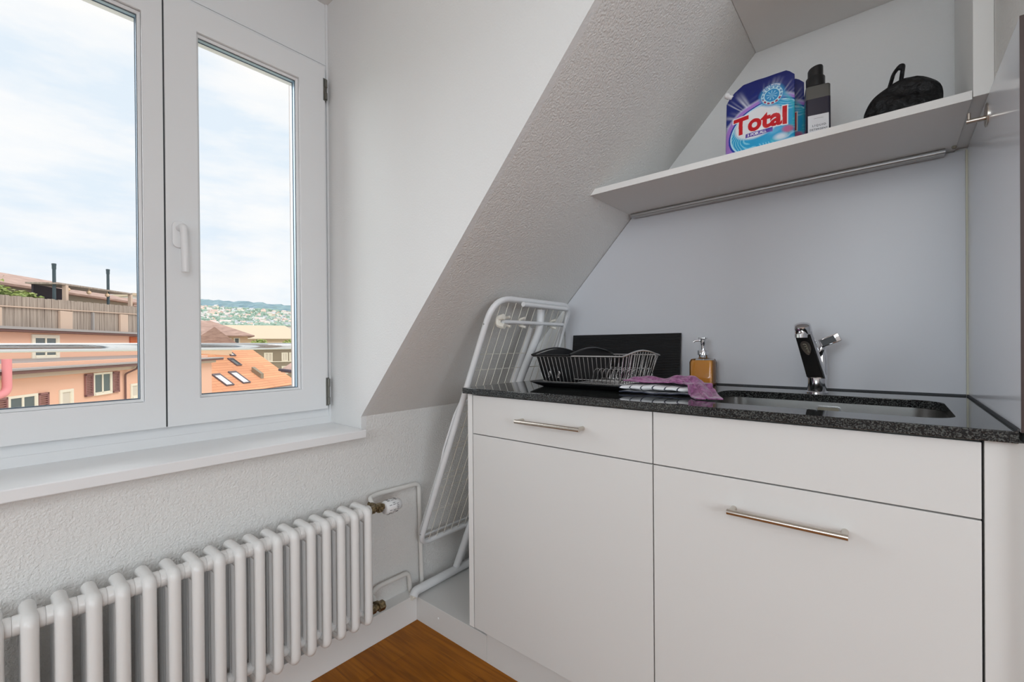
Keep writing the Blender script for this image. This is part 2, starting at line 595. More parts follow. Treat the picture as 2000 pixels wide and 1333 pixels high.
# window handle on the right sash
bm = B()
pl = rrect(0.365, 0.399, 1.338, 1.418, 0.0155, 6)
prism(bm, pl, 0, XS + 0.0002, XS + 0.008)
obj('handle_plate', bm, M['white_plastic'], sR, smooth=True, bevel=0.0025)
bm = B()
tube(bm, fillet([(XS + 0.006, 0.382, 1.396), (XS + 0.05, 0.382, 1.396), (XS + 0.052, 0.384, 1.33), (XS + 0.05, 0.386, 1.262)], 0.012), 0.0095, 12)
obj('handle', bm, M['white_plastic'], sR, smooth=True)
for z0, z1, m_h in ((1.967, 2.05, 'hinge'), (0.818, 0.923, 'hinge')):
    bm = B()
    box(bm, XF + 0.002, XS + 0.0015, 0.8305, 0.8425, z0, z1)
    lathe(bm, [(0.0052, z0 + 0.004), (0.0052, z0 + 0.03), (0.0035, z0 + 0.032), (0.0035, z1 - 0.035), (0.0052, z1 - 0.033), (0.0052, z1 - 0.004)], (XS + 0.002, 0.8405, 0), 12)
    obj('hinge', bm, M[m_h], sR)

# ================================================================== RADIATOR
rad = thing('radiator', (-1.35, 0.4, 0.13), 'white cast column radiator with many ribs below the window sill', 'radiator')
rad_secs = []


def section(y):
    bm = B()
    xf, xm, xb = -1.3025, -1.347, -1.3915
    zt, zb = 0.506, 0.146
    r_ = 0.0132
    tube(bm, fillet([(xf, y, zb), (xf, y, zt), (xb, y, zt), (xb, y, zb)], 0.014, 5, closed=True), r_, 12, closed=True, flat=((0, 1, 0), 1.0))
    tube(bm, [(xm, y, zb), (xm, y, zt)], r_, 12)
    # web arches between the columns
    for zz, sg, k_ in ((zt, -1, 0.014), (zt, -1, 0.030), (zb, 1, 0.014)):
        tube(bm, [(xf, y, zz + sg * k_), (xb, y, zz + sg * k_)], 0.0118, 10, flat=((0, 1, 0), 0.95))
    tube(bm, fillet([(xm + 0.012, y, zb + 0.03), (xm + 0.012, y, zt - 0.035), (xb - 0.002, y, zt - 0.035), (xb - 0.002, y, zb + 0.03)], 0.012, 4), 0.0125, 10)
    # hub rings joining the next section
    for zz, q, hx in ((zt - 0.012, 1.0, -1.331), (zb + 0.022, 0.80, -1.342)):
        lathe(bm, [(0.012 * q, -0.0229), (0.0180 * q, -0.0229), (0.0192 * q, -0.0205), (0.0192 * q, -0.0035), (0.0186 * q, 0.0), (0.0192 * q, 0.0035), (0.0192 * q, 0.0205), (0.0180 * q, 0.0229), (0.012 * q, 0.0229)], (hx, y, zz), 20, 'y')
    return bm


first = None
Y0R, PITCH = 0.7967, 0.04616
for i in range(19):
    y = Y0R - i * PITCH
    if first is None:
        first = obj('section', section(y), M['enamel'], rad, smooth=True)
        continue
    c = first.copy(); COL.objects.link(c); c.parent = rad; c.location = first.location + Vector((0, -i * PITCH, 0))
# valve, thermostat knob and pipes are plumbed to the radiator
bm = B()
lathe(bm, [(0.009, 0.82), (0.0135, 0.822), (0.0135, 0.838), (0.009, 0.840), (0.009, 0.846), (0.0155, 0.848), (0.0155, 0.866), (0.010, 0.868), (0.010, 0.876)], (-1.331, 0, 0.494), 6, 'y')
lathe(bm, [(0.0135, 0), (0.0135, 0.012), (0.009, 0.013), (0.009, 0.022)], (-1.331, 0.852, 0.494), 10, 'x', Matrix.Rotation(math.pi, 4, 'Z') if False else None)
tube(bm, [(-1.331, 0.856, 0.494), (-1.365, 0.856, 0.494), (-1.39, 0.858, 0.494)], 0.009, 12)
va = obj('valve', bm, M['aged_brass'], rad, smooth=True)
bm = B()
lathe(bm, [(0.012, 0.874), (0.0205, 0.876), (0.0235, 0.884), (0.0245, 0.902), (0.0225, 0.922), (0.0175, 0.938), (0.009, 0.944)], (-1.331, 0, 0.4865), 26, 'y')
kn = obj('thermostat_knob', bm, M['white_plastic'], va, smooth=True)
bm = B()
random.seed(4)
for k in range(26):
    a = 2 * math.pi * k / 26
    for (h0, h1, rr) in ((0.8845, 0.8945, 0.0247), (0.8985, 0.9085, 0.0250), (0.9125, 0.921, 0.0240)):
        if random.random() < 0.28: continue
        ca, sa = math.cos(a), math.sin(a)
        tube(bm, [(-1.331 + ca * rr * 0.975, h0, 0.4865 + sa * rr * 0.975), (-1.331 + ca * rr * 0.955, h1, 0.4865 + sa * rr * 0.955)], 0.0009, 5)
obj('scale_marking', bm, M['black_gap'], kn)
bm = B()
tube(bm, fillet([(-1.372, 0.858, 0.494), (-1.405, 0.868, 0.507), (-1.418, 0.905, 0.509), (-1.420, 1.092, 0.503), (-1.421, 1.104, 0.06)], [0, 0.012, 0.02, 0.022, 0]), 0.0085, 12)
obj('supply_pipe', bm, M['pipe'], rad, smooth=True)
bm = B()
lathe(bm, [(0.0085, 0.815), (0.0135, 0.817), (0.0135, 0.838), (0.010, 0.840), (0.010, 0.848), (0.0165, 0.850), (0.0165, 0.871), (0.012, 0.873)], (-1.331, 0, 0.160), 6, 'y')
tube(bm, [(-1.331, 0.860, 0.160), (-1.365, 0.860, 0.160)], 0.009, 12)
obj('return_valve', bm, M['aged_brass'], rad, smooth=True)
bm = B()
tube(bm, fillet([(-1.355, 0.860, 0.160), (-1.400, 0.866, 0.172), (-1.418, 0.905, 0.176), (-1.420, 1.040, 0.174), (-1.421, 1.052, 0.06)], [0, 0.012, 0.02, 0.022, 0]), 0.0085, 12)
obj('return_pipe', bm, M['pipe'], rad, smooth=True)

# ================================================================== KITCHEN BASE
YD = 1.012
GAP = 0.0016


def bar_handle(x0, x1, z, parent):
    bm = B()
    r_ = 0.006
    yb = YD - 0.028
    tube(bm, [(x0, yb, z), (x1, yb, z)], r_, 16)
    for x_ in (x0 + 0.0065, x1 - 0.0065):
        tube(bm, [(x_, yb, z), (x_, YD + 0.0005, z)], r_, 16)
    return obj('handle', bm, M['handle'], parent, smooth=True)


cab = thing('base_cabinet', (-0.73, 1.3, 0.112), 'left white base cabinet with a short drawer over a tall plain door', 'cabinet')
bm = B()
box(bm, -1.0585, -1.0390, YD, YB - 0.002, 0.128, 0.884)
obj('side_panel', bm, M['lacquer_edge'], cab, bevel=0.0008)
bm = B()
box(bm, -1.0385, -0.434, YD + 0.021, YB - 0.004, 0.113, 0.13); box(bm, -0.450, -0.434, YD + 0.021, YB - 0.004, 0.13, 0.87)
box(bm, -1.0385, -0.434, YD + 0.0215, YD + 0.03, 0.725, 0.78); box(bm, -1.0385, -0.434, YD + 0.0215, YD + 0.03, 0.862, 0.884)
obj('carcass', bm, M['gap'], cab)
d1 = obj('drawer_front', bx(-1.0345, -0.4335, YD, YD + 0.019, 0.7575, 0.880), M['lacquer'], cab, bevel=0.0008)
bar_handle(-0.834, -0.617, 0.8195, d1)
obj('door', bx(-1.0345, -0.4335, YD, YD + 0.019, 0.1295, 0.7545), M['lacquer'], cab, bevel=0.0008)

cab2 = thing('sink_cabinet', (-0.16, 1.3, 0.112), 'wide white sink cabinet with a bar handle on its deep lower front', 'cabinet')
bm = B()
box(bm, -0.4315, 0.112, YD + 0.021, YB - 0.004, 0.113, 0.13); box(bm, -0.4315, -0.4155, YD + 0.021, YB - 0.004, 0.13, 0.87)
box(bm, 0.096, 0.112, YD + 0.021, YB - 0.004, 0.13, 0.87)
box(bm, -0.4155, 0.096, YD + 0.0215, YD + 0.03, 0.725, 0.78); box(bm, -0.4155, 0.096, YD + 0.0215, YD + 0.03, 0.862, 0.884)
obj('carcass', bm, M['gap'], cab2)
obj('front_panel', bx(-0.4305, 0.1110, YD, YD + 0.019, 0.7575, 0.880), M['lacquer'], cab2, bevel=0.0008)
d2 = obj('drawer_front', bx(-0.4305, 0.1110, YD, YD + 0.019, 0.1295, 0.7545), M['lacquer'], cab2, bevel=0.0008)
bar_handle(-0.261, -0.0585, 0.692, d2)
f_ = obj('filler_panel', bx(0.1142, 0.1575, YD, YD + 0.55, 0.112, 0.884), M['lacquer'], None, bevel=0.0008)
tag(f_, 'narrow white filler panel between the sink cabinet and the right wall', 'panel')

# worktop with an undermount sink opening
SX0, SX1, SY0, SY1 = -0.372, 0.092, 1.087, 1.408
WX0, WX1, WY0, WY1, WZ0, WZ1 = -1.0675, 0.1495, 0.997, YB - 0.001, 0.885, 0.9035
bm = B()
op = rrect(SX0, SX1, SY0, SY1, 0.055, 8)
n_ = len(op)


def worktop_face(z, flip):
    vi = [bm.verts.new((x, y, z)) for x, y in op]
    vo = []
    cx_, cy_ = (SX0 + SX1) / 2, (SY0 + SY1) / 2
    corners = {0: (WX1, WY1), 9: (WX0, WY1), 18: (WX0, WY0), 27: (WX1, WY0)}
    cs = [bm.verts.new((*p, z)) for p in ((WX1, WY1), (WX0, WY1), (WX0, WY0), (WX1, WY0))]
    for q in range(4):
        for k in range(8):
            i = q * 9 + k
            bm.faces.new([vi[i], vi[i + 1], cs[q]])
        i0 = q * 9 + 8; i1 = (q * 9 + 9) % n_
        bm.faces.new([vi[i0], vi[i1], cs[(q + 1) % 4], cs[q]])
    return vi, cs


vi0, cs0 = worktop_face(WZ0, 0)
vi1, cs1 = worktop_face(WZ1, 1)
for i in range(n_):
    bm.faces.new([vi0[i], vi0[(i + 1) % n_], vi1[(i + 1) % n_], vi1[i]])
for i in range(4):
    bm.faces.new([cs0[i], cs0[(i + 1) % 4], cs1[(i + 1) % 4], cs1[i]])
wt = obj('worktop', bm, M['granite'], None)
md = wt.modifiers.new('bevel', 'BEVEL'); md.width = 0.0015; md.segments = 2; md.limit_method = 'ANGLE'; md.angle_limit = math.radians(50)
tag(wt, 'polished black speckled granite worktop on the white cabinets', 'worktop')

# sink
sk = thing('sink', (-0.14, 1.25, 0.73), 'undermount stainless steel sink basin set in the black worktop', 'sink')
bm = B()
zt, zb = WZ0 - 0.0005, 0.735
prev = None
for (ins, z) in ((-0.012, zt), (0.0, zt), (0.002, zb + 0.03), (0.010, zb + 0.008), (0.030, zb)):
    rr = 0.055 - ins if ins < 0.05 else 0.02
    pts_ = rrect(SX0 + ins, SX1 - ins, SY0 + ins, SY1 - ins, max(rr, 0.02), 8)
    cur = [bm.verts.new((x, y, z)) for x, y in pts_]
    if prev:
        for i in range(n_):
            bm.faces.new([prev[i], prev[(i + 1) % n_], cur[(i + 1) % n_], cur[i]])
    prev = cur
bm.faces.new(prev)
obj('basin', bm, M['steel'], sk, smooth=True)
bm = B()
pl = rrect(-0.150, -0.098, 0.850, 0.874, 0.006, 5)
prism(bm, pl, 1, SY1 - 0.0035, SY1 - 0.0065)
ov = obj('overflow_plate', bm, M['chrome'], sk, smooth=True)
bm = B(); prism(bm, rrect(-0.147, -0.101, 0.8525, 0.8715, 0.004, 5), 1, SY1 - 0.0066, SY1 - 0.0072)
obj('overflow_slot', bm, M['gap'], ov)
bm = B(); lathe(bm, [(0.035, 0.7352), (0.035, 0.7375), (0.03, 0.738), (0.012, 0.736)], (-0.14, 1.25, 0), 24)
obj('drain', bm, M['chrome'], sk, smooth=True)

# backsplash panels
p1 = obj('backsplash_panel', bx(-1.05, 0.1465, YB - 0.008, YB - 0.0005, WZ1 + 0.0005, 1.518), M['splash'], None)
# cut the back panel along the roof slope
me = p1.data
bm = bmesh.new(); bm.from_mesh(me)
bmesh.ops.bisect_plane(bm, geom=bm.verts[:] + bm.edges[:] + bm.faces[:], plane_co=(slx(1.2) + 0.004, 1.5, 1.2), plane_no=(-SL, 0, 1), clear_outer=True)
es = [e for e in bm.edges if len(e.link_faces) == 1]
bmesh.ops.edgeloop_fill(bm, edges=es) if es else None
bm.to_mesh(me); bm.free()
tag(p1, 'smooth grey-blue backsplash panel on the wall behind the sink', 'backsplash')
p2 = obj('backsplash_panel', bx(0.1505, 0.1615, 0.9925, YB - 0.0005, WZ1 - 0.0005, 1.524), M['splash_side'], None)
tag(p2, 'glossy grey side panel closing the right end of the worktop', 'backsplash')
bm = B(); box(bm, 0.1503, 0.1618, 0.9905, 0.9924, WZ1 - 0.0005, 1.524)
obj('core_edge', bm, M['core'], p2)
bm = B()
box(bm, 0.1468, 0.1504, YB - 0.010, YB - 0.0005, WZ1 + 0.0005, 1.518)
tag(obj('sealant_joint', bm, M['seal'], p1), None)
bm = B()
box(bm, -1.03, 0.146, YB - 0.0115, YB - 0.0082, WZ1 + 0.0002, WZ1 + 0.0042)
box(bm, 0.1472, 0.1503, 0.998, YB - 0.011, WZ1 + 0.0002, WZ1 + 0.0042)
obj('sealant_bead', bm, M['black_gap'], wt)

# ------------------------------------------------------------------ upper shelf cabinet
ZSB, ZST = 1.5215, 1.5395
YS = 1.262
xl0, xl1 = slx(ZSB) - 0.02, slx(ZST) - 0.02
sh = thing('wall_shelf', (-0.25, 1.42, ZSB), 'white open wall shelf running from the roof slope to the right side board', 'shelf')
bm = B()
prism(bm, [(slx(ZSB) + 0.0015, ZSB), (0.1280, ZSB), (0.1280, ZST), (slx(ZST) + 0.0015, ZST)], 1, YS, YB - 0.0005)
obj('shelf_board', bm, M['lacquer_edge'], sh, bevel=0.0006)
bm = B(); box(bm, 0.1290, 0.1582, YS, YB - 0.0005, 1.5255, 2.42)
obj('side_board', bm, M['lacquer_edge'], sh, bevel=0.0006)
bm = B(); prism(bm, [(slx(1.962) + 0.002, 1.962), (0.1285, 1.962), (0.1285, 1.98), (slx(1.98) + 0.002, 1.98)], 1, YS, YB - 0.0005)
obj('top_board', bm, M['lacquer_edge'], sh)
bm = B()
lathe(bm, [(0.0035, 0), (0.0045, 0.002), (0.0045, 0.006)], (0.1235, YB - 0.045, ZSB - 0.006), 12)
obj('shelf_pin', bm, M['gap'], sh)
bm = B()
prism(bm, rrect(YB - 0.046, YB - 0.014, ZSB - 0.0125, ZSB - 0.0005, 0.004, 4), 0, slx(1.52) + 0.012, 0.108)
lp = obj('light_rail', bm, M['alu'], sh, smooth=True)
bm = B(); box(bm, slx(1.52) + 0.03, 0.106, YB - 0.040, YB - 0.022, ZSB - 0.0135, ZSB - 0.0125)
obj('diffuser', bm, mat('frosted_diffuser', (0.55, 0.55, 0.54), 0.4), lp)

# textured reveal above the side panel
bm = B(); box(bm, 0.1585, 0.1619, 0.9925, YB - 0.001, 1.526, 2.43)
struct('wall_reveal_right', bm, M['plaster'])
# hook on the glossy panel
hk = thing('wall_hook', (0.15, 1.278, 1.482), 'brushed steel hook fixed to the glossy side panel under the shelf', 'hook')
bm = B(); lathe(bm, [(0.020, 0.1504), (0.020, 0.1485), (0.0185, 0.1475)], (0, 1.278, 1.489), 28, 'x')
for v_ in bm.verts: v_.co.z = 1.489 + (v_.co.z - 1.489) * 1.15
obj('base_plate', bm, M['handle'], hk, smooth=True)
bm = B(); tube(bm, [(0.1475, 1.278, 1.484), (0.1205, 1.278, 1.484)], 0.0048, 16); tube(bm, [(0.1245, 1.278, 1.486), (0.1245, 1.278, 1.5)], 0.0028, 12)
obj('peg', bm, M['handle'], hk, smooth=True)

# ================================================================== FAUCET
fa = thing('kitchen_faucet', (-0.154, 1.458, WZ1), 'chrome and black mixer tap leaning forward behind the sink', 'faucet')
bm = B(); lathe(bm, [(0.026, WZ1), (0.026, WZ1 + 0.003), (0.0225, WZ1 + 0.0045), (0.0225, 0.945)], (-0.154, 1.458, 0), 32)
obj('base', bm, M['chrome'], fa, smooth=True)


def slant(bm, p0, p1, w0, w1, d0, d1, rr=0.006, inset=0.0):
    """rounded box section swept from p0 to p1 (horizontal sections)"""
    prev = None
    K = 8
    for k in range(K + 1):
        t = k / K
        c = Vector(p0).lerp(Vector(p1), t)
        w_ = w0 + (w1 - w0) * t; d_ = d0 + (d1 - d0) * t
        cur = [bm.verts.new((c.x + x, c.y + y, c.z)) for x, y in rrect(-w_ / 2, w_ / 2, -d_ / 2, d_ / 2, min(rr, w_ * 0.45, d_ * 0.45), 5)]
        if prev:
            for i in range(len(cur)):
                bm.faces.new([prev[i], prev[(i + 1) % len(cur)], cur[(i + 1) % len(cur)], cur[i]])
        else:
            bm.faces.new(cur[::-1])
        prev = cur
    bm.faces.new(prev)


bm = B(); lathe(bm, [(0.0135, 0.9445), (0.0125, 1.005), (0.0095, 1.012), (0.0095, 1.030)], (-0.1435, 1.468, 0), 24)
obj('lever_post', bm, M['chrome'], fa, smooth=True)
bm = B(); slant(bm, (-0.153, 1.457, 0.944), (-0.176, 1.395, 1.082), 0.044, 0.034, 0.040, 0.034, 0.012)
obj('body', bm, M['chrome'], fa, smooth=True)
bm = B(); slant(bm, (-0.1555, 1.4352, 0.947), (-0.1775, 1.3760, 1.060), 0.038, 0.031, 0.004, 0.004, 0.0015)
fr_ = obj('front_inlay', bm, M['black_plastic'], fa, smooth=True)
# spout head with aerator
rot = Matrix.Translation((-0.1775, 1.389, 1.078)) @ Matrix.Rotation(math.radians(28), 4, 'X') @ Matrix.Rotation(math.radians(0), 4, 'Y')
bm = B(); lathe(bm, [(0.0165, -0.014), (0.0192, -0.012), (0.0192, 0.004), (0.0175, 0.010), (0.011, 0.0135), (0.003, 0.0145)], (0, 0, 0), 28, 'z', rot)
obj('spout_head', bm, M['chrome'], fa, smooth=True)
bm = B(); lathe(bm, [(0.0150, 0), (0.0150, 0.009), (0.0135, 0.010)], (-0.1790, 1.3735, 1.0535), 24)
obj('aerator', bm, M['chrome'], fa, smooth=True)
# small oval badge with its engraved mark
def badge_pt(x, z, off=0.0):
    t = (z - 0.947) / 0.113
    return (-0.1555 - 0.022 * t + x, 1.4332 - 0.0592 * t - off, z)
bm = B()
cen = 1.026
ov_ = [(0.0125 * math.cos(a) * (1.0 + 0.35 * math.sin(a)) * 0.85 + 0.001, cen + 0.0185 * math.sin(a)) for a in np.linspace(0, 2 * math.pi, 24, endpoint=False)]
v0 = [bm.verts.new(badge_pt(x, z, 0.0003)) for x, z in ov_]; v1 = [bm.verts.new(badge_pt(x, z, 0.0018)) for x, z in ov_]
bm.faces.new(v0[::-1]); bm.faces.new(v1)
for i in range(24): bm.faces.new([v0[i], v0[(i + 1) % 24], v1[(i + 1) % 24], v1[i]])
bd = obj('badge', bm, M['steel'], fr_, smooth=False)
bm = B()
for k in range(4):
    tube(bm, fillet([badge_pt(-0.004 + 0.002 * k, cen + 0.010 - k * 0.006, 0.0022), badge_pt(0.002 + 0.001 * k, cen + 0.011 - k * 0.006, 0.0022), badge_pt(0.004, cen + 0.006 - k * 0.006, 0.0022)], 0.002, 3), 0.0008, 5)
obj('badge_mark', bm, M['gap'], bd)
# lever
bm = B()
tube(bm, [(-0.155, 1.462, 1.0), (-0.139, 1.458, 1.034)], [0.012, 0.0095], 14)
slm = Matrix.Translation((-0.121, 1.450, 1.047)) @ Matrix.Rotation(math.radians(-24), 4, 'Y')
box(bm, -0.026, 0.022, -0.012, 0.012, -0.0115, 0.0115, slm)
obj('lever', bm, M['chrome'], fa, bevel=0.002, smooth=True)
bm = B(); box(bm, -0.022, 0.011, -0.0127, -0.0118, -0.0085, 0.0085, slm)
obj('lever_inlay', bm, M['black_plastic'], fa)

# ================================================================== SOAP DISPENSER
am = mat('amber_soap', (1.0, 0.44, 0.07), 0.08, spec=0.5)
nodes(am)[2].inputs['Transmission Weight'].default_value = 0.22
nodes(am)[2].inputs['Subsurface Weight'].default_value = 0.0
cg = bpy.data.materials.new('clear_glass'); cg.use_nodes = True
N = cg.node_tree.nodes; L = cg.node_tree.links; N.clear()
out = N.new('ShaderNodeOutputMaterial'); tr = N.new('ShaderNodeBsdfTransparent'); gs = N.new('ShaderNodeBsdfGlossy'); gs.inputs['Roughness'].default_value = 0.03
tr.inputs[0].default_value = (0.93, 0.95, 0.96, 1)
fr = N.new('ShaderNodeFresnel'); fr.inputs['IOR'].default_value = 1.5; ms = N.new('ShaderNodeMixShader')
L.new(fr.outputs[0], ms.inputs[0]); L.new(tr.outputs[0], ms.inputs[1]); L.new(gs.outputs[0], ms.inputs[2]); L.new(ms.outputs[0], out.inputs[0])
M['clear'] = cg
sx, sy = -0.470, 1.508
so = thing('soap_dispenser', (sx, sy, WZ1), 'square glass dispenser of amber soap with a chrome pump', 'soap dispenser')


def rr_loft(bm, secs, cx, cy, n=5, rotz=0.0):
    """secs: (half width x, half width y, radius, z)"""
    prev = None
    ca, sa = math.cos(rotz), math.sin(rotz)
    for hx, hy, rd, z in secs:
        pts_ = rrect(-hx, hx, -hy, hy, min(rd, hx * 0.98, hy * 0.98), n)
        cur = [bm.verts.new((cx + x * ca - y * sa, cy + x * sa + y * ca, z)) for x, y in pts_]
        if prev:
            for i in range(len(cur)):
                bm.faces.new([prev[i], prev[(i + 1) % len(cur)], cur[(i + 1) % len(cur)], cur[i]])
        else:
            bm.faces.new(cur[::-1])
        prev = cur
    bm.faces.new(prev)


bm = B()
rr_loft(bm, [(0.034, 0.026, 0.008, WZ1 + 0.0005), (0.037, 0.029, 0.009, WZ1 + 0.004), (0.037, 0.029, 0.009, 0.980), (0.033, 0.025, 0.010, 0.990), (0.015, 0.013, 0.012, 0.9935), (0.0125, 0.0125, 0.0122, 0.996), (0.0125, 0.0125, 0.0122, 1.004)], sx, sy)
obj('bottle', bm, M['clear'], so, smooth=True)
bm = B()
rr_loft(bm, [(0.032, 0.024, 0.007, WZ1 + 0.004), (0.0345, 0.0265, 0.008, WZ1 + 0.007), (0.0345, 0.0265, 0.008, 0.979), (0.031, 0.023, 0.009, 0.9865)], sx, sy)
obj('liquid_soap', bm, am, so, smooth=True)
bm = B()
lathe(bm, [(0.0165, 1.003), (0.0165, 1.017), (0.0155, 1.0185), (0.006, 1.019), (0.0055, 1.032), (0.0075, 1.040), (0.0085, 1.052), (0.0105, 1.054), (0.0145, 1.0565), (0.0145, 1.0595), (0.004, 1.060)], (sx, sy, 0), 24)
tube(bm, fillet([(sx, sy, 1.050), (sx - 0.022, sy - 0.008, 1.050), (sx - 0.028, sy - 0.010, 1.045)], 0.005, 4), 0.0032, 10)
tube(bm, [(sx, sy, 1.004), (sx, sy, 0.915)], 0.0028, 8)
obj('pump', bm, M['chrome'], so, smooth=True)

# ================================================================== DISH RACK
RX0, RX1, RY0, RY1 = -0.900, -0.583, 1.160, 1.425
RZ0, RZ1 = 0.921, 1.004
dr = thing('dish_rack', (-0.78, 1.33, WZ1), 'black and silver wire dish rack on a black tray on the worktop', 'dish rack')
bm = B()
prev = None
for (ins, z) in ((0.014, WZ1 + 0.0005), (-0.004, WZ1 + 0.009), (-0.018, WZ1 + 0.017), (-0.018, WZ1 + 0.0185), (0.0, WZ1 + 0.0115), (0.02, WZ1 + 0.006)):
    cur = [bm.verts.new((x, y, z)) for x, y in rrect(RX0 + ins, RX1 - ins + 0.008, RY0 + ins, RY1 - ins, 0.03, 6)]
    if prev:
        for i in range(len(cur)): bm.faces.new([prev[i], prev[(i + 1) % len(cur)], cur[(i + 1) % len(cur)], cur[i]])
    else: bm.faces.new(cur[::-1])
    prev = cur
bm.faces.new(prev)
obj('drip_tray', bm, M['black_plastic'], dr, smooth=True)
# basket
TI = 0.022      # taper inwards at the bottom
XM = -0.758     # the cutlery holder hangs on the left of this line


def arc_rim(y):
    pass


bm = B()
rim = []
for k in range(13): rim.append((RX0 + (RX1 - RX0) * k / 12, RY0, RZ1))
for k in range(1, 13):
    t = k / 12; rim.append((RX1, RY0 + (RY1 - RY0) * t, RZ1 + 0.016 * math.sin(math.pi * t) ** 1.2))
for k in range(1, 13): rim.append((RX1 - (RX1 - RX0) * k / 12, RY1, RZ1))
for k in range(1, 12):
    t = k / 12; rim.append((RX0, RY1 - (RY1 - RY0) * t, RZ1 + 0.016 * math.sin(math.pi * t) ** 1.2))
tube(bm, rim, 0.0028, 8, closed=True)
obj('rim', bm, M['wire'], dr, smooth=True)
bm = B()
NX = 20
for k in range(NX + 1):
    x_ = RX0 + 0.01 + (RX1 - RX0 - 0.02) * k / NX
    xb_ = RX0 + TI + (RX1 - RX0 - 2 * TI) * k / NX
    tube(bm, [(x_, RY0, RZ1), (xb_, RY0 + TI, RZ0), (xb_, RY1 - TI, RZ0), (x_, RY1, RZ1)], 0.00125, 6)
NY = 13
for k in range(NY + 1):
    t = (k + 0.5) / (NY + 1)
    y_ = RY0 + (RY1 - RY0) * t; yb_ = RY0 + TI + (RY1 - RY0 - 2 * TI) * t
    zz = RZ1 + 0.016 * math.sin(math.pi * t) ** 1.2
    for xx, xi in ((RX1, RX1 - TI), (RX0, RX0 + TI)):
        tube(bm, [(xx, y_, zz), (xi, yb_, RZ0)], 0.00125, 6)
tube(bm, [(RX0 + TI, RY0 + TI, RZ0), (RX1 - TI, RY0 + TI, RZ0), (RX1 - TI, RY1 - TI, RZ0), (RX0 + TI, RY1 - TI, RZ0)], 0.0018, 6, closed=True)
tube(bm, [(RX0 + TI, RY0 + TI + .004, RZ0 + 0.012), (RX1 - TI + .004, RY0 + TI, RZ0 + 0.012)], 0.0013, 6)
for yy in (RY0 + 0.12, RY0 + 0.22):
    tube(bm, [(RX0 + TI, yy, RZ0), (RX1 - TI, yy, RZ0)], 0.0015, 6)
for xx in (RX0 + 0.04, RX1 - 0.04):      # feet
    for yy in (RY0 + 0.04, RY1 - 0.04):
        tube(bm, [(xx, yy, RZ0), (xx, yy, WZ1 + 0.0066)], 0.002, 6)
obj('wire_basket', bm, M['wire'], dr, smooth=True)
for ys_ in (RY0 + 0.10, RY0 + 0.20):
    bm = B()
    tube(bm, [(-0.748, ys_ + 0.05, RZ0), (-0.60, ys_ + 0.05, RZ0)], 0.0012, 6)
    for k in range(9):
        xx = -0.742 + 0.0165 * k
        tube(bm, fillet([(xx, ys_, RZ0), (xx + 0.008, ys_ + 0.006, RZ0 + 0.040), (xx + 0.012, ys_ + 0.03, RZ0 + 0.042), (xx + 0.016, ys_ + 0.05, RZ0)], 0.014, 4), 0.0012, 6)
    obj('plate_holder', bm, M['wire'], dr, smooth=True)
# black cutlery holder inside the left end, with arched end handles
bm = B()
def shell(x0, x1, y0, y1, z0, z1, t=0.0025, arch=0.0, tap=0.012):
    K = 12
    def wall(p0, p1, q0, q1, ar):
        for k in range(K):
            a, c = k / K, (k + 1) / K
            def P(t_, top, off):
                b0 = Vector(q0).lerp(Vector(q1), t_) if not top else Vector(p0).lerp(Vector(p1), t_)
                return (b0.x + off[0], b0.y + off[1], (z1 + ar * math.sin(math.pi * t_) if top else z0))
            d_ = (Vector(p1) - Vector(p0)).normalized(); nn = (-d_.y * t, d_.x * t)
            vs = [bm.verts.new(P(a, 0, (0, 0))), bm.verts.new(P(c, 0, (0, 0))), bm.verts.new(P(c, 1, (0, 0))), bm.verts.new(P(a, 1, (0, 0)))]
            vt = [bm.verts.new(P(a, 0, nn)), bm.verts.new(P(c, 0, nn)), bm.verts.new(P(c, 1, nn)), bm.verts.new(P(a, 1, nn))]
            bm.faces.new(vs[::-1]); bm.faces.new(vt)
            for i in range(4):
                j = (i + 1) % 4
                bm.faces.new([vs[i], vs[j], vt[j], vt[i]])
    T_ = [(x0, y0, 0), (x1, y0, 0), (x1, y1, 0), (x0, y1, 0)]
    Q_ = [(x0 + tap, y0 + tap, 0), (x1 - tap * 0.2, y0 + tap, 0), (x1 - tap * 0.2, y1 - tap, 0), (x0 + tap, y1 - tap, 0)]
    wall(T_[0], T_[1], Q_[0], Q_[1], 0); wall(T_[1], T_[2], Q_[1], Q_[2], arch)
    wall(T_[2], T_[3], Q_[2], Q_[3], 0); wall(T_[3], T_[0], Q_[3], Q_[0], arch)
    box(bm, x0 + tap, x1 - tap * 0.2, y0 + tap, y1 - tap, z0, z0 + 0.002)
shell(RX0 + 0.006, XM, RY0 + 0.006, RY1 - 0.006, RZ0 + 0.004, RZ1 + 0.002, arch=0.020, tap=0.018)
ch = obj('cutlery_holder', bm, M['black_plastic'], dr)
bm = B()
for (xx, ysg) in ((RX0 - 0.003, -1), (XM + 0.001, 1)):
    pts_ = [(xx, RY0 - 0.004 + (RY1 - RY0 + 0.008) * k / 14, RZ1 + 0.004 + 0.021 * math.sin(math.pi * k / 14)) for k in range(15)]
    tube(bm, pts_, 0.0055, 8, flat=((0, 0, 1), 0.55))
tube(bm, [(RX0 - 0.004, RY0 - 0.003, RZ1 + 0.003), (XM, RY0 - 0.003, RZ1 + 0.003)], 0.0045, 8, flat=((0, 0, 1), 0.6))
tube(bm, [(RX0 - 0.004, RY1 + 0.003, RZ1 + 0.003), (XM, RY1 + 0.003, RZ1 + 0.003)], 0.0045, 8, flat=((0, 0, 1), 0.6))
obj('holder_rim', bm, M['black_plastic'], ch, smooth=True)
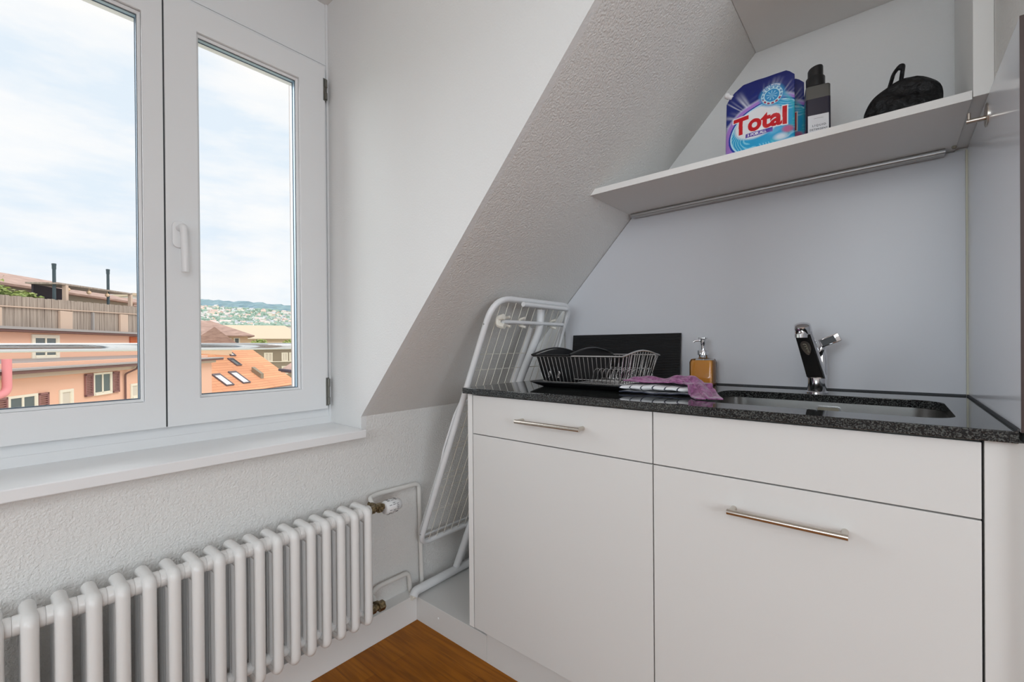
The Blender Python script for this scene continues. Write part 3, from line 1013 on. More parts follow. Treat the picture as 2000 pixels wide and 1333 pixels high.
for xx in (-0.842, -0.806):
    bm = B()
    tube(bm, fillet([(xx, RY0 + 0.0012, 0.936), (xx + 0.004, RY0 - 0.0005, 0.950), (xx + 0.007, RY0 - 0.001, 0.958), (xx + 0.010, RY0 - 0.0005, 0.950), (xx + 0.005, RY0 + 0.0012, 0.938)], 0.003, 3, closed=True), 0.0012, 6, closed=True)
    obj('clip', bm, M['wire'], ch, smooth=True)

# black ribbed board leaning on the wall
brd = None
bm = B()
BX0, BX1, BZ0, BZ1 = -1.002, -0.560, WZ1 + 0.001, 1.078
ym0, ym1 = 1.538, 1.566
NR = 30
prof = []
for k in range(NR * 2 + 1):
    z_ = BZ0 + (BZ1 - BZ0) * k / (NR * 2)
    y_ = ym0 + (ym1 - ym0 - 0.008) * (z_ - BZ0) / (BZ1 - BZ0) - (0.0012 if k % 2 else 0)
    prof.append((y_, z_))
back = [(ym1 - 0.0005, BZ1), (ym0 + 0.007, BZ0)]
prism(bm, prof + back, 0, BX0, BX1)
brd = obj('drying_board', bm, M['black_rib'], None)
tag(brd, 'black finely ribbed board standing upright behind the dish rack', 'board')

# ================================================================== TOWELS
ck = mat('checked_cotton', (0.8, 0.8, 0.8), 0.85, spec=0.1)
N, L, b = nodes(ck)
tc = N.new('ShaderNodeTexCoord'); sp = N.new('ShaderNodeSeparateXYZ')
L.new(tc.outputs['UV'], sp.inputs[0])
def stripe(sock, period, width):
    a = N.new('ShaderNodeMath'); a.operation = 'DIVIDE'; a.inputs[1].default_value = period; L.new(sock, a.inputs[0])
    c = N.new('ShaderNodeMath'); c.operation = 'FRACT'; L.new(a.outputs[0], c.inputs[0])
    d = N.new('ShaderNodeMath'); d.operation = 'LESS_THAN'; d.inputs[1].default_value = width / period; L.new(c.outputs[0], d.inputs[0])
    return d
s1 = stripe(sp.outputs[0], 0.031, 0.0034); s2 = stripe(sp.outputs[1], 0.062, 0.0030)
mxm = N.new('ShaderNodeMath'); mxm.operation = 'MAXIMUM'
L.new(s1.outputs[0], mxm.inputs[0]); L.new(s2.outputs[0], mxm.inputs[1])
mi = N.new('ShaderNodeMix'); mi.data_type = 'RGBA'
mi.inputs['A'].default_value = (0.80, 0.80, 0.81, 1); mi.inputs['B'].default_value = (0.05, 0.055, 0.08, 1)
L.new(mxm.outputs[0], mi.inputs['Factor']); L.new(mi.outputs['Result'], b.inputs['Base Color'])


def cloth_obj(name, fn, nu, nv, m, thick, sub=0, parent=None, uvscale=(1, 1)):
    """fn(u,v) -> point; closed thin slab with Solidify; UV in metres"""
    me = bpy.data.meshes.new(name)
    V = [fn(i / nu, j / nv) for j in range(nv + 1) for i in range(nu + 1)]
    F = [(j * (nu + 1) + i, j * (nu + 1) + i + 1, (j + 1) * (nu + 1) + i + 1, (j + 1) * (nu + 1) + i) for j in range(nv) for i in range(nu)]
    me.from_pydata([tuple(p) for p in V], [], F)
    uv = me.uv_layers.new(name='UVMap')
    for p in me.polygons:
        for li, vi in zip(p.loop_indices, p.vertices):
            uv.data[li].uv = ((vi % (nu + 1)) / nu * uvscale[0], (vi // (nu + 1)) / nv * uvscale[1])
        p.use_smooth = True
    o = link(name, me, parent, m)
    s_ = o.modifiers.new('thickness', 'SOLIDIFY'); s_.thickness = thick; s_.offset = 0
    return o


def folded(u, v):
    # one towel folded into three layers: v runs along the fold path
    L1 = 0.105
    TH = 0.0085
    w_ = 0.188
    x_ = -0.583 + w_ * u
    seg = v * 3
    k = int(min(seg, 2.9999)); t = seg - k
    z_ = WZ1 + 0.0045 + k * TH
    rad_ = TH / 2
    if k % 2 == 0: y_ = 1.140 + L1 * t
    else: y_ = 1.140 + L1 * (1 - t)
    # round turns
    e_ = 0.12
    if t > 1 - e_ and k < 2:
        a = (t - (1 - e_)) / e_ * (math.pi / 2)
        z_ += rad_ * (1 - math.cos(a)); y_ += (0.004 * math.sin(a)) * (1 if k % 2 == 0 else -1)
    if t < e_ and k > 0:
        a = (1 - t / e_) * (math.pi / 2)
        z_ -= rad_ * (1 - math.cos(a)); y_ += (0.004 * math.sin(a)) * (1 if k % 2 == 1 else -1)
    z_ += 0.0012 * math.sin(9 * u + 2 * k) + 0.0008 * math.sin(23 * u + 5 * v)
    y_ += -0.22 * (x_ + 0.583) * 0.0 + 0.0025 * math.sin(6 * u + k)
    # slight turn of the whole towel
    return (x_ + 0.10 * (y_ - 1.15), y_ - 0.02 * u + 0.045 * u, max(z_, WZ1 + 0.0022))


tw = cloth_obj('tea_towel', folded, 50, 60, ck, 0.0032, uvscale=(0.188, 0.32))
tag(tw, 'folded white tea towel with thin dark checks lying by the sink', 'towel')

pc = add_bump(mat('purple_microfibre', (0.36, 0.115, 0.32), 0.9, spec=0.1, **{'Sheen Weight': 0.4}), 220, 0.0015, 0.8, 2, (1, 1, 1))
add_noise_color(pc, (0.20, 0.060, 0.155), (0.40, 0.15, 0.31), 90)


def purple(u, v):
    # u along the cloth from over the towel to the sink rim, v across
    P_ = [Vector((-0.590, 1.228, 0.9365)), Vector((-0.555, 1.224, 0.9425)), Vector((-0.50, 1.226, 0.9370)), Vector((-0.455, 1.226, 0.9450)), Vector((-0.415, 1.222, 0.9445)), Vector((-0.385, 1.195, 0.930)), Vector((-0.358, 1.158, 0.9145)), Vector((-0.336, 1.118, 0.9085))]
    f = u * (len(P_) - 1); i = min(int(f), len(P_) - 2); t = f - i
    p0 = P_[max(i - 1, 0)]; p1 = P_[i]; p2 = P_[i + 1]; p3 = P_[min(i + 2, len(P_) - 1)]
    c = 0.5 * ((2 * p1) + (-p0 + p2) * t + (2 * p0 - 5 * p1 + 4 * p2 - p3) * t * t + (-p0 + 3 * p1 - 3 * p2 + p3) * t ** 3)
    tg = (p2 - p1); side = Vector((-tg.y, tg.x, 0)).normalized()
    wd = 0.036 + 0.010 * math.sin(3.2 * u + 0.6) - 0.012 * (1 - u) * 0
    s_ = (v - 0.5) * 2
    p = c + side * s_ * wd
    p.z += 0.0050 * math.sin(9 * v + 4 * u) * (0.3 + 0.7 * (1 - abs(s_))) + 0.0024 * math.sin(26 * v + 9 * u) + 0.0018 * math.sin(31 * u - 7 * v) - 0.010 * abs(s_) ** 2.5
    p.x += 0.003 * math.sin(17 * v + 3)
    floor_ = WZ1 + 0.003 if u > 0.70 else 0.9332
    if -0.60 < p.x < -0.395 and 1.14 < p.y < 1.265: floor_ = 0.9352
    p.z = max(p.z, floor_ + 0.001 * math.sin(20 * u + 13 * v))
    if u > 0.86: p.z = max(WZ1 + 0.0032, p.z - (u - 0.86) * 0.05)
    return p


pu = cloth_obj('cleaning_cloth', purple, 90, 36, pc, 0.003)
tag(pu, 'crumpled purple cloth draped over the checked towel down to the worktop', 'cloth')

# ================================================================== SHELF ITEMS
# detergent pouch: the printed face is a colour layer painted on a fine grid
PW, PH = 0.167, 0.206
GX, GZ = 250, 300


def mask_text(s, x0, z0, size, bold, shear, X, Z, rise=0.0, spacing=1.0, sx_=1.0, fn=None):
    V, T = text_tris(s, size, bold=bold, shear=shear, spacing=spacing)
    V = V.copy(); V[:, 0] *= sx_
    if fn is not None:
        V = np.array([fn(a, c) for a, c in V])
    else:
        V[:, 1] += rise * V[:, 0]
        V[:, 0] += x0; V[:, 1] += z0
    mk = np.zeros(X.shape, bool)
    for t in T:
        a, b_, c = V[t[0]], V[t[1]], V[t[2]]
        lo = np.minimum(np.minimum(a, b_), c) - 1e-4; hi = np.maximum(np.maximum(a, b_), c) + 1e-4
        i0 = np.searchsorted(X[0], lo[0]); i1 = np.searchsorted(X[0], hi[0]); j0 = np.searchsorted(Z[:, 0], lo[1]); j1 = np.searchsorted(Z[:, 0], hi[1])
        if i1 <= i0 or j1 <= j0: continue
        x = X[j0:j1, i0:i1]; z = Z[j0:j1, i0:i1]
        def s_(p, q): return (q[0] - p[0]) * (z - p[1]) - (q[1] - p[1]) * (x - p[0])
        d1_, d2_, d3_ = s_(a, b_), s_(b_, c), s_(c, a)
        ins = ((d1_ >= 0) & (d2_ >= 0) & (d3_ >= 0)) | ((d1_ <= 0) & (d2_ <= 0) & (d3_ <= 0))
        mk[j0:j1, i0:i1] |= ins
    return mk


def pouch_art(X, Z):
    rng = np.random.RandomState(3)
    C_ = np.zeros(X.shape + (3,))
    navy = np.array(lin((8, 24, 104))); blue = np.array(lin((30, 66, 180))); white = np.array((0.80, 0.82, 0.9))
    t = np.clip((0.20 - Z) / 0.2, 0, 1)[..., None]
    C_[:] = navy * (1 - t * 0.5) + blue * t * 0.5
    bxc, bzc = 0.093, 0.080
    ang = np.arctan2(Z - bzc, X - bxc); dist = np.hypot(X - bxc, Z - bzc)
    rays = np.zeros(X.shape)
    for k in range(60):
        a0 = rng.uniform(-math.pi, math.pi); w_ = rng.uniform(0.008, 0.05); ln = rng.uniform(0.075, 0.14); st = rng.uniform(0.2, 0.85)
        d_ = np.abs((ang - a0 + math.pi) % (2 * math.pi) - math.pi)
        rays = np.maximum(rays, st * np.exp(-(d_ / w_) ** 2) * np.clip((ln - dist) / 0.035, 0, 1))
    rays = np.clip(rays, 0, 1)[..., None]
    C_ = C_ * (1 - rays * 0.85) + white * rays * 0.85

    def ell(cx, cz, a, b_, rot=0.22):
        x = X - cx; z = Z - cz
        u = x * math.cos(rot) + z * math.sin(rot); v = -x * math.sin(rot) + z * math.cos(rot)
        return np.hypot(u / a, v / b_)
    def put(mask, col, al=1.0):
        col = np.array(col); m3 = (np.clip(mask, 0, 1) * al)[..., None]
        return C_ * (1 - m3) + col * m3
    E1 = ell(0.103, 0.062, 0.103, 0.078)
    C_ = put(np.clip((1.12 - E1) / 0.10, 0, 1), lin((225, 225, 250)), 0.85)
    C_ = put(np.clip((1.06 - E1) / 0.05, 0, 1), lin((165, 110, 205)), 0.9)
    E = ell(0.106, 0.064, 0.096, 0.070)
    C_ = put(E < 1.0, lin((25, 60, 170)))
    C_ = put(E < 0.95, lin((190, 235, 250)))
    C_ = put(E < 0.91, lin((40, 165, 215)))
    sw = 0.5 + 0.5 * np.sin(60 * ell(0.15, 0.03, 0.12, 0.11) + 6 * np.sin(90 * X) + 5 * np.sin(110 * Z))
    C_ = put((E < 0.91) * (E > 0.6) * (sw > 0.72), lin((150, 225, 245)), 0.7)
    E2 = ell(0.085, 0.083, 0.062, 0.044)
    C_ = put(np.clip((1.0 - E2) / 0.15, 0, 1) * (E < 0.91), (0.83, 0.85, 0.88))
    # cool swirl on the right and the round emblem
    sw2 = np.clip(1 - np.abs(ell(0.125, 0.085, 0.042, 0.062, 0) - 1) / 0.16, 0, 1) * (X > 0.115)
    C_ = put(sw2, lin((60, 185, 205)), 0.85)
    cx_, cz_ = 0.117, 0.146
    R = np.hypot(X - cx_, (Z - cz_) * 1.0)
    an = np.arctan2(Z - cz_, X - cx_)
    C_ = put(np.clip((0.034 - R) / 0.008, 0, 1), lin((50, 150, 205)), 0.8)
    C_ = put((R < 0.0245) & (R > 0.0168), lin((200, 235, 245)))
    seg = ((an / (2 * math.pi) * 14) % 1 > 0.35) & (R < 0.0235) & (R > 0.0190)
    C_ = put(seg & (Z > cz_ - 0.008), lin((95, 150, 200)))
    C_ = put(seg & (Z <= cz_ - 0.008), lin((165, 50, 90)))
    C_ = put(R < 0.0165, lin((45, 145, 205)))
    st = (np.sin(an * 9) > 0.45) & (R < 0.0125)
    C_ = put(st, lin((165, 220, 240)), 0.8)
    # arc lettering above the emblem
    def arc(a, c, r0=0.0262, a0=2.45):
        th = a0 - a / r0
        return (cx_ + (r0 + c) * math.cos(th), cz_ + (r0 + c) * math.sin(th))
    C_ = put(mask_text('ULTRA POWER', 0, 0, 0.0062, 0.0001, 0, X, Z, fn=arc), (0.85, 0.88, 0.95))
    # stain mark bottom right
    C_ = put(np.clip(1 - np.hypot((X - 0.153) / 0.016, (Z - 0.047) / 0.012), 0, 1) * 2.0, lin((205, 85, 135)), 0.85)
    C_ = put(np.clip(1 - np.hypot((X - 0.138) / 0.02, (Z - 0.030) / 0.012), 0, 1) * 1.5, lin((235, 240, 250)), 0.9)
    # brand word with white edge, bar with the claim
    C_ = put(mask_text('Total', 0.0255, 0.0640, 0.0640, 0.0050, 0.0, X, Z, rise=-0.01, spacing=1.0, sx_=0.93), (0.86, 0.86, 0.88))
    C_ = put(mask_text('Total', 0.0255, 0.0640, 0.0640, 0.0024, 0.0, X, Z, rise=-0.01, spacing=1.0, sx_=0.93), lin((205, 15, 30)))
    barm = (X > 0.056) & (X < 0.120) & (Z > 0.0475) & (Z < 0.0585)
    C_ = put(barm, lin((95, 70, 165)))
    C_ = put(mask_text('5 FOR ALL', 0.0605, 0.0499, 0.0098, 0.0003, 0.0, X, Z, sx_=1.02), (0.86, 0.86, 0.92))
    return C_


def pouch(x0, y0, z0, label, rotz=0.0):
    t = thing('detergent_pouch', (x0 + PW / 2, y0, z0), label, 'detergent pouch', 'blue detergent refill pouches on the wall shelf')
    outl = [(0.0, 0.0), (0.0045, 0.163), (0.012, 0.175), (0.025, 0.188), (0.045, 0.2005), (0.055, 0.2045), (0.148, 0.2020), (0.156, 0.1965), (0.167, 0.185), (0.167, 0.0)]
    xs = np.linspace(0, PW, GX + 1); zs = np.linspace(0, PH, GZ + 1)
    X, Z = np.meshgrid(xs, zs)
    def inside(px, pz):
        ins = np.zeros(px.shape, bool)
        n = len(outl)
        for i in range(n):
            (ax, az), (bx_, bz_) = outl[i], outl[(i + 1) % n]
            if az == bz_: continue
            cond = ((az > pz) != (bz_ > pz)) & (px < (bx_ - ax) * (pz - az) / (bz_ - az) + ax)
            ins ^= cond
        return ins
    # snap grid rows to the outline: for each height find left and right limits
    def limits(z):
        xs_ = []
        n = len(outl)
        for i in range(n):
            (ax, az), (bx_, bz_) = outl[i], outl[(i + 1) % n]
            if (az - z) * (bz_ - z) <= 0 and az != bz_:
                xs_.append(ax + (bx_ - ax) * (z - az) / (bz_ - az))
        return (min(xs_), max(xs_)) if xs_ else (0, PW)
    zs = np.linspace(0.0, 0.2018, GZ + 1)
    Xp = np.zeros((GZ + 1, GX + 1)); Zp = np.zeros_like(Xp)
    for j, z in enumerate(zs):
        a, c = limits(min(z, 0.2019))
        Xp[j] = np.linspace(a, c, GX + 1); Zp[j] = z
    # colour
    gx = np.linspace(0, PW, 420); gz = np.linspace(0, PH, 520)
    GXX, GZZ = np.meshgrid(gx, gz)
    art = pouch_art(GXX, GZZ)
    ii = np.clip((Xp / PW * 419).round().astype(int), 0, 419); jj = np.clip((Zp / PH * 519).round().astype(int), 0, 519)
    colr = art[jj, ii]
    # bulge: pillow at the middle, wide foot at the bottom, flat seams
    U = (Xp - Xp[:, :1]) / (Xp[:, -1:] - Xp[:, :1]); Vv = Zp / 0.2018
    bul = 0.026 * np.sin(np.pi * np.clip(U, 0, 1)) ** 0.55 * (np.clip(1 - Vv, 0, 1) ** 0.8 * 0.95 + 0.05) * np.clip(1 - ((Vv - 0.3) / 0.75) ** 2 * 0.3, 0, 1)
    bul += 0.0009 * np.sin(Xp * 120 + 3 * np.sin(Zp * 60)) * np.sin(np.pi * U) + 0.0008 * np.sin(Zp * 150 + 40 * Xp)* np.sin(np.pi * U)
    n1 = (GX + 1) * (GZ + 1)
    ca, sa = math.cos(rotz), math.sin(rotz)
    def world(x, y, z):
        xx = x - PW / 2
        return np.stack([xx * ca - y * sa, xx * sa + y * ca, z], -1)
    Vf = world(Xp, -bul - 0.0006, Zp).reshape(-1, 3)
    step = 10
    jb = list(range(0, GZ + 1, step)); ib = list(range(0, GX + 1, step))
    Vb = world(Xp[np.ix_(jb, ib)], bul[np.ix_(jb, ib)] + 0.0006, Zp[np.ix_(jb, ib)]).reshape(-1, 3)
    F = []
    for j in range(GZ):
        r0 = j * (GX + 1)
        for i in range(GX):
            F.append((r0 + i, r0 + i + 1, r0 + GX + 1 + i + 1, r0 + GX + 1 + i))
    nb = len(ib)
    for j in range(len(jb) - 1):
        for i in range(nb - 1):
            r0 = n1 + j * nb
            F.append((r0 + i + 1, r0 + i, r0 + nb + i, r0 + nb + i + 1))
    me = bpy.data.meshes.new('printed_pouch')
    me.from_pydata(np.concatenate([Vf, Vb]).tolist(), [], F)
    ca_ = me.color_attributes.new('print', 'FLOAT_COLOR', 'POINT')
    allc = np.ones((n1 + len(Vb), 4)); allc[:n1, :3] = colr.reshape(-1, 3); allc[n1:, :3] = lin((22, 36, 120))
    ca_.data.foreach_set('color', allc.ravel())
    for p in me.polygons: p.use_smooth = True
    link('printed_pouch', me, t, M['pouch'])
    bm = B()
    mt = Matrix.Translation((x0 + 0.0135, y0, z0 + 0.181)) @ Matrix.Rotation(math.radians(-52), 4, 'Y')
    lathe(bm, [(0.006, -0.008), (0.0062, 0.004), (0.0075, 0.0042), (0.0075, 0.0125), (0.0062, 0.014)], (0, 0, 0), 20, 'z', mt)
    obj('spout_cap', bm, M['white_plastic'], t, smooth=True)
    return t


fo = mat('printed_foil', (0.1, 0.2, 0.6), 0.28, spec=0.5)
N, L, b = nodes(fo)
at_ = N.new('ShaderNodeAttribute'); at_.attribute_name = 'print'
L.new(at_.outputs['Color'], b.inputs['Base Color'])
M['pouch'] = fo
pouch(-0.351, 1.33, ZST + 0.0006, 'blue detergent pouch with red lettering, front one, white spout cap')
pouch(-0.338, 1.388, ZST + 0.0006, 'blue detergent pouch mostly hidden behind the front pouch')

# dark square bottle with a white label
bt = thing('detergent_bottle', (-0.1385, 1.345, ZST), 'dark square plastic bottle with a black cap and white label', 'bottle')
ROT = 0.20
gb = mat('smoky_plastic', (0.17, 0.165, 0.15), 0.18, spec=0.5)
nodes(gb)[2].inputs['Transmission Weight'].default_value = 0.35
bcx, bcy = -0.1385, 1.345
HX = 0.0255
bm = B()
rr_loft(bm, [(HX - 0.002, HX - 0.002, 0.004, ZST + 0.0006), (HX, HX, 0.005, ZST + 0.003), (HX, HX, 0.005, ZST + 0.1325), (HX - 0.002, HX - 0.002, 0.005, ZST + 0.1355), (0.013, 0.013, 0.012, ZST + 0.137), (0.0125, 0.0125, 0.0122, ZST + 0.142)], bcx, bcy, rotz=ROT)
obj('body', bm, gb, bt, smooth=True)
bm = B()
rr_loft(bm, [(HX + 0.0003, HX + 0.0003, 0.005, ZST + 0.004), (HX + 0.0003, HX + 0.0003, 0.005, ZST + 0.103)], bcx, bcy, rotz=ROT)
obj('dark_liquid', bm, mat('dark_liquid', (0.012, 0.010, 0.028), 0.15), bt, smooth=True)
bm = B()
lathe(bm, [(0.0205, ZST + 0.1385), (0.0205, ZST + 0.163), (0.0190, ZST + 0.165), (0.0165, ZST + 0.1655), (0.0165, ZST + 0.187), (0.0150, ZST + 0.190), (0.006, ZST + 0.1905)], (bcx - 0.003, bcy, 0), 28)
for v_ in bm.verts:
    if v_.co.z > ZST + 0.18: v_.co.z += (v_.co.x - bcx) * 0.22
obj('cap', bm, M['black_plastic'], bt, smooth=True)
cr, sr = math.cos(ROT), math.sin(ROT)


def bfront(x, z, off):
    ly = -(HX + off)
    return (bcx + x * cr - ly * sr, bcy + x * sr + ly * cr, z)


bm = B()
q = [bm.verts.new(bfront(x, z, o_)) for o_ in (0.0004, 0.0008) for x, z in ((-0.0215, ZST + 0.004), (0.0215, ZST + 0.004), (0.0215, ZST + 0.062), (-0.0215, ZST + 0.062))]
for f in ((0, 1, 2, 3), (4, 5, 6, 7), (0, 1, 5, 4), (1, 2, 6, 5), (2, 3, 7, 6), (3, 0, 4, 7)):
    bm.faces.new([q[i] for i in f])
lb = obj('label_sticker', bm, M['label'], bt)
obj('label_text', text_bm('LIQUID', lambda x, y: bfront(x + 0.0015, ZST + 0.0335 + y, 0.001), 0.0068, align='CENTER', spacing=1.35, bold=0.0001), M['ink'], lb)
obj('label_text', text_bm('DETERGENT', lambda x, y: bfront(x + 0.0005, ZST + 0.0245 + y, 0.001), 0.0058, align='CENTER', spacing=1.2, bold=0.0001), M['ink'], lb)
bm = B()
for k in range(9):
    p0 = bfront(-0.009 + 0.0022 * k, ZST + 0.053, 0.001); p1 = bfront(-0.0078 + 0.0022 * k, ZST + 0.053 + 0.0004 * (k % 2), 0.001)
    tube(bm, [p0, p1], 0.0004, 4)
obj('label_fine_print', bm, M['ink'], lb)

# black fabric pouch with hanging loop
fb = add_bump(mat('black_nylon', (0.006, 0.006, 0.007), 0.5, spec=0.3), 42, 0.012, 1.0, 3)
bg_ = thing('fabric_pouch', (0.022, 1.36, ZST), 'crumpled black fabric pouch with a hanging loop on the shelf', 'pouch')
bm = B()
KU, KV = 44, 22
cx_, cy_ = 0.022, 1.352
rows = []
for j in range(KV + 1):
    t = j / KV
    z_ = t * 0.101
    row = []
    for i in range(KU):
        a = 2 * math.pi * i / KU
        ex = (1 - (t ** 3.4)) ** 0.5 if t < 1 else 0
        wx = (0.067 if math.cos(a) > 0 else 0.069 + 0.006 * t * (1 - t) * 4) * (0.90 + 0.16 * t * (1 - t) * 4 * (1 if math.cos(a) > 0 else 0.35)) * max(ex, 0.02)
        wy = 0.030 * (1 - 0.55 * t) * max(ex, 0.05) ** 0.5
        cr_ = 1 + 0.09 * math.sin(5 * a + 9 * t) + 0.07 * math.sin(11 * a - 14 * t + 2 * math.sin(9 * t)) + 0.03 * math.sin(23 * a + 21 * t)
        tilt = 0.004 * t
        row.append(bm.verts.new((cx_ + wx * math.cos(a) + tilt, cy_ + wy * math.sin(a) * cr_ * 1.0 - 0.003 * math.sin(14 * t + 3 * a), ZST + 0.001 + z_ + (0.10 * (wx * math.cos(a))) * t)))
    rows.append(row)
for j in range(KV):
    for i in range(KU):
        bm.faces.new([rows[j][i], rows[j][(i + 1) % KU], rows[j + 1][(i + 1) % KU], rows[j + 1][i]])
bm.faces.new(rows[0][::-1]); bm.faces.new(rows[-1])
obj('bag_body', bm, fb, bg_, smooth=True)
bm = B()
tube(bm, fillet([(-0.002, 1.352, ZST + 0.078), (0.009, 1.350, ZST + 0.120), (0.019, 1.349, ZST + 0.1315), (0.0255, 1.349, ZST + 0.128), (0.022, 1.349, ZST + 0.098)], 0.006, 4), 0.0075, 8, flat=((0.75, 0, -0.4), 0.5))
obj('hanging_loop', bm, fb, bg_, smooth=True)

# ================================================================== DRYING RACK
dk = thing('clothes_drying_rack', (-1.38, 1.25, 0.09), 'folded white metal clothes airer leaning in the niche beside the cabinet', 'drying rack')
yA, yZ = 1.062, 1.515


def fp(z, y, off=0.0):     # a point of the leaning frame plane
    return (-1.356 + (z - 0.341) * 0.4345 + off, y, z)


bm = B()
tube(bm, fillet([fp(0.285, yA), fp(1.195, yA), fp(1.195, yZ), fp(0.285, yZ)], [0.05, 0.085, 0.06, 0.05], 8, closed=True), 0.0105, 14, closed=True)
obj('wing_frame', bm, M['rack'], dk, smooth=True)
bm = B()
for k in range(1, 12):
    y_ = yA + (yZ - yA) * k / 12
    tube(bm, [fp(0.29, y_, 0.004), fp(1.19, y_, 0.004)], 0.0013, 6)
for z_ in (0.42, 0.55, 0.69, 0.83, 0.955, 1.01):
    tube(bm, [fp(z_, yA), fp(z_, yZ)], 0.0013, 6)
obj('drying_lines', bm, M['meshwire'], dk, smooth=True)
# second wing folded just behind the first
bm = B()
tube(bm, fillet([fp(0.30, yA + 0.012, -0.030), fp(0.845, yA + 0.012, -0.026), fp(0.845, yZ - 0.02, -0.026), fp(0.30, yZ - 0.02, -0.030)], [0.03, 0.05, 0.05, 0.03], 6, closed=True), 0.0045, 10, closed=True)
obj('folded_wing', bm, M['rack'], dk, smooth=True)
bm = B()
for z_ in (0.50, 0.56, 0.66, 0.74, 0.80):
    tube(bm, [fp(z_, yA + 0.012, -0.03), fp(z_, yZ - 0.02, -0.03)], 0.0014, 6)
obj('wing_lines', bm, M['meshwire'], dk, smooth=True)
# foot bar and legs
bm = B()
tube(bm, fillet([(-1.380, 1.030, 0.098), (-1.385, 1.045, 0.113), (-1.392, 1.52, 0.113)], 0.01), 0.0165, 14)
obj('foot_bar', bm, M['rack'], dk, smooth=True)
bm = B()
tube(bm, [(-1.381, 1.022, 0.099), (-1.381, 1.040, 0.099)], 0.011, 14)
obj('foot_cap', bm, M['cream_plastic'], dk, smooth=True)
bm = B()
tube(bm, fillet([(-1.392, 1.255, 0.115), (-1.0965, 1.33, 0.912), (-0.9955, 1.32, 1.095), (-0.988, 1.32, 1.170)], 0.05), 0.0145, 12)
obj('leg', bm, M['rack'], dk, smooth=True)
bm = B()
tube(bm, fillet([(-1.412, 1.30, 0.13), (-1.141, 1.34, 0.898), (-1.0444, 1.34, 1.107)], 0.05), 0.0145, 12)
obj('leg', bm, M['rack'], dk, smooth=True)
bm = B()
tube(bm, [(-0.955, 1.175, 1.178), (-0.950, 1.430, 1.176)], 0.0085, 12)
obj('hinge_bar', bm, M['rack'], dk, smooth=True)
bm = B()
tube(bm, [(-0.985, 1.105, 1.118), (-0.985, 1.455, 1.118)], 0.007, 12)
cb = obj('hook_bar', bm, M['rack'], dk, smooth=True)
for y_ in (1.095, 1.125, 1.205, 1.39):
    bm = B()
    tube(bm, fillet([(-0.972, y_, 1.134), (-0.996, y_, 1.130), (-0.998, y_, 1.108), (-0.972, y_ + 0.004, 1.102)], 0.008, 4), 0.0045 if y_ > 1.1 else 0.0095, 8)
    obj('hook', bm, M['cream_plastic'], cb, smooth=True)
bm = B()
tube(bm, [(-1.0 , yZ - 0.01, 1.15), (-1.060, yZ - 0.01, 0.95)], 0.006, 10)
obj('brace', bm, M['rack'], dk, smooth=True)
bm = B()
tube(bm, fillet([fp(0.62, yA - 0.004, -0.010), fp(0.66, yA - 0.004, -0.018), fp(0.80, yA - 0.004, -0.016), fp(0.84, yA - 0.004, -0.006)], 0.03), 0.004, 8)
obj('brace', bm, M['rack'], dk, smooth=True)
bm = B()
for z_ in (0.33, 1.11):
    bm = B(); p = fp(z_, yA - 0.009); tube(bm, [p, (p[0], p[1] - 0.002, p[2])], 0.0028, 8)
    obj('rivet', bm, M['alu'], dk)

# ================================================================== OUTSIDE
rl = thing('window_railing', (-1.95, 0.35, 1.043), 'round polished steel safety rail outside the window', 'railing')
bm = B(); tube(bm, [(-1.97, -0.9, 1.0435), (-1.97, 1.15, 1.0435)], 0.0138, 20)
obj('rail', bm, M['steel_out'], rl, smooth=True)
bm = B()
for y_ in (-0.8, 1.08):
    bm = B(); tube(bm, [(-1.97, y_, 1.0435), (-1.742, y_, 1.0435)], 0.008, 10)
    obj('bracket', bm, M['steel_out'], rl, smooth=True)
def omat(name, c, rough=0.8, **k):
    return mat(name, lin(c), rough, spec=0.2, **k)


M['facade'] = omat('orange_render', (238, 190, 164))
M['cornice'] = omat('beige_cornice', (214, 194, 174))
M['oldwood'] = omat('weathered_wood', (150, 132, 120))
add_noise_color(M['oldwood'], lin((138, 124, 114)), lin((184, 170, 158)), 2.2, 3, 0.3, 0.7, (6, 6, 0.25))
M['newwood'] = omat('light_wood', (208, 184, 166))
M['zinc'] = omat('zinc_sheet', (165, 160, 158), 0.5)
M['white_out'] = omat('white_window_trim', (236, 228, 210))
M['shutter'] = omat('brown_shutter', (152, 110, 106))
M['darkpane'] = mat('outer_pane', (0.10, 0.12, 0.12), 0.15)
M['curtain'] = omat('pale_curtain', (215, 205, 190))
M['brownpipe'] = omat('brown_downpipe', (120, 90, 84))
M['dark_out'] = omat('dark_void', (70, 62, 70))
M['flue'] = omat('dark_flue', (72, 86, 92), 0.5)
M['red_duct'] = omat('red_duct', (232, 150, 152), 0.5)
M['brownroof'] = omat('brown_tiles', (172, 134, 116))
add_noise_color(M['brownroof'], lin((146, 118, 106)), lin((176, 146, 132)), 1.2, 3, 0.3, 0.7, (1, 1, 5))
M['paleroof'] = omat('pale_tiles', (198, 180, 156))
M['cream_wall'] = omat('cream_wall', (226, 196, 165))
M['grey_wall'] = omat('grey_brown_wall', (152, 140, 122))
M['white_wall'] = omat('pale_block', (222, 216, 210))
M['leaf'] = omat('shrub_leaves', (120, 150, 70))
add_noise_color(M['leaf'], lin((112, 136, 84)), lin((190, 198, 122)), 1.6, 3)
M['leaf_dark'] = omat('dark_leaves', (110, 130, 106))
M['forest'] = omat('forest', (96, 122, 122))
add_noise_color(M['forest'], lin((98, 124, 136)), lin((118, 142, 144)), 0.02, 4)  # distance haze mixed into the bluish forest tones
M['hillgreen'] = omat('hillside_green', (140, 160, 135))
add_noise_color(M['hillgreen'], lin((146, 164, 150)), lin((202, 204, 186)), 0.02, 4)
tl = omat('orange_roof_tiles', (224, 148, 104))
N, L, b = nodes(tl)
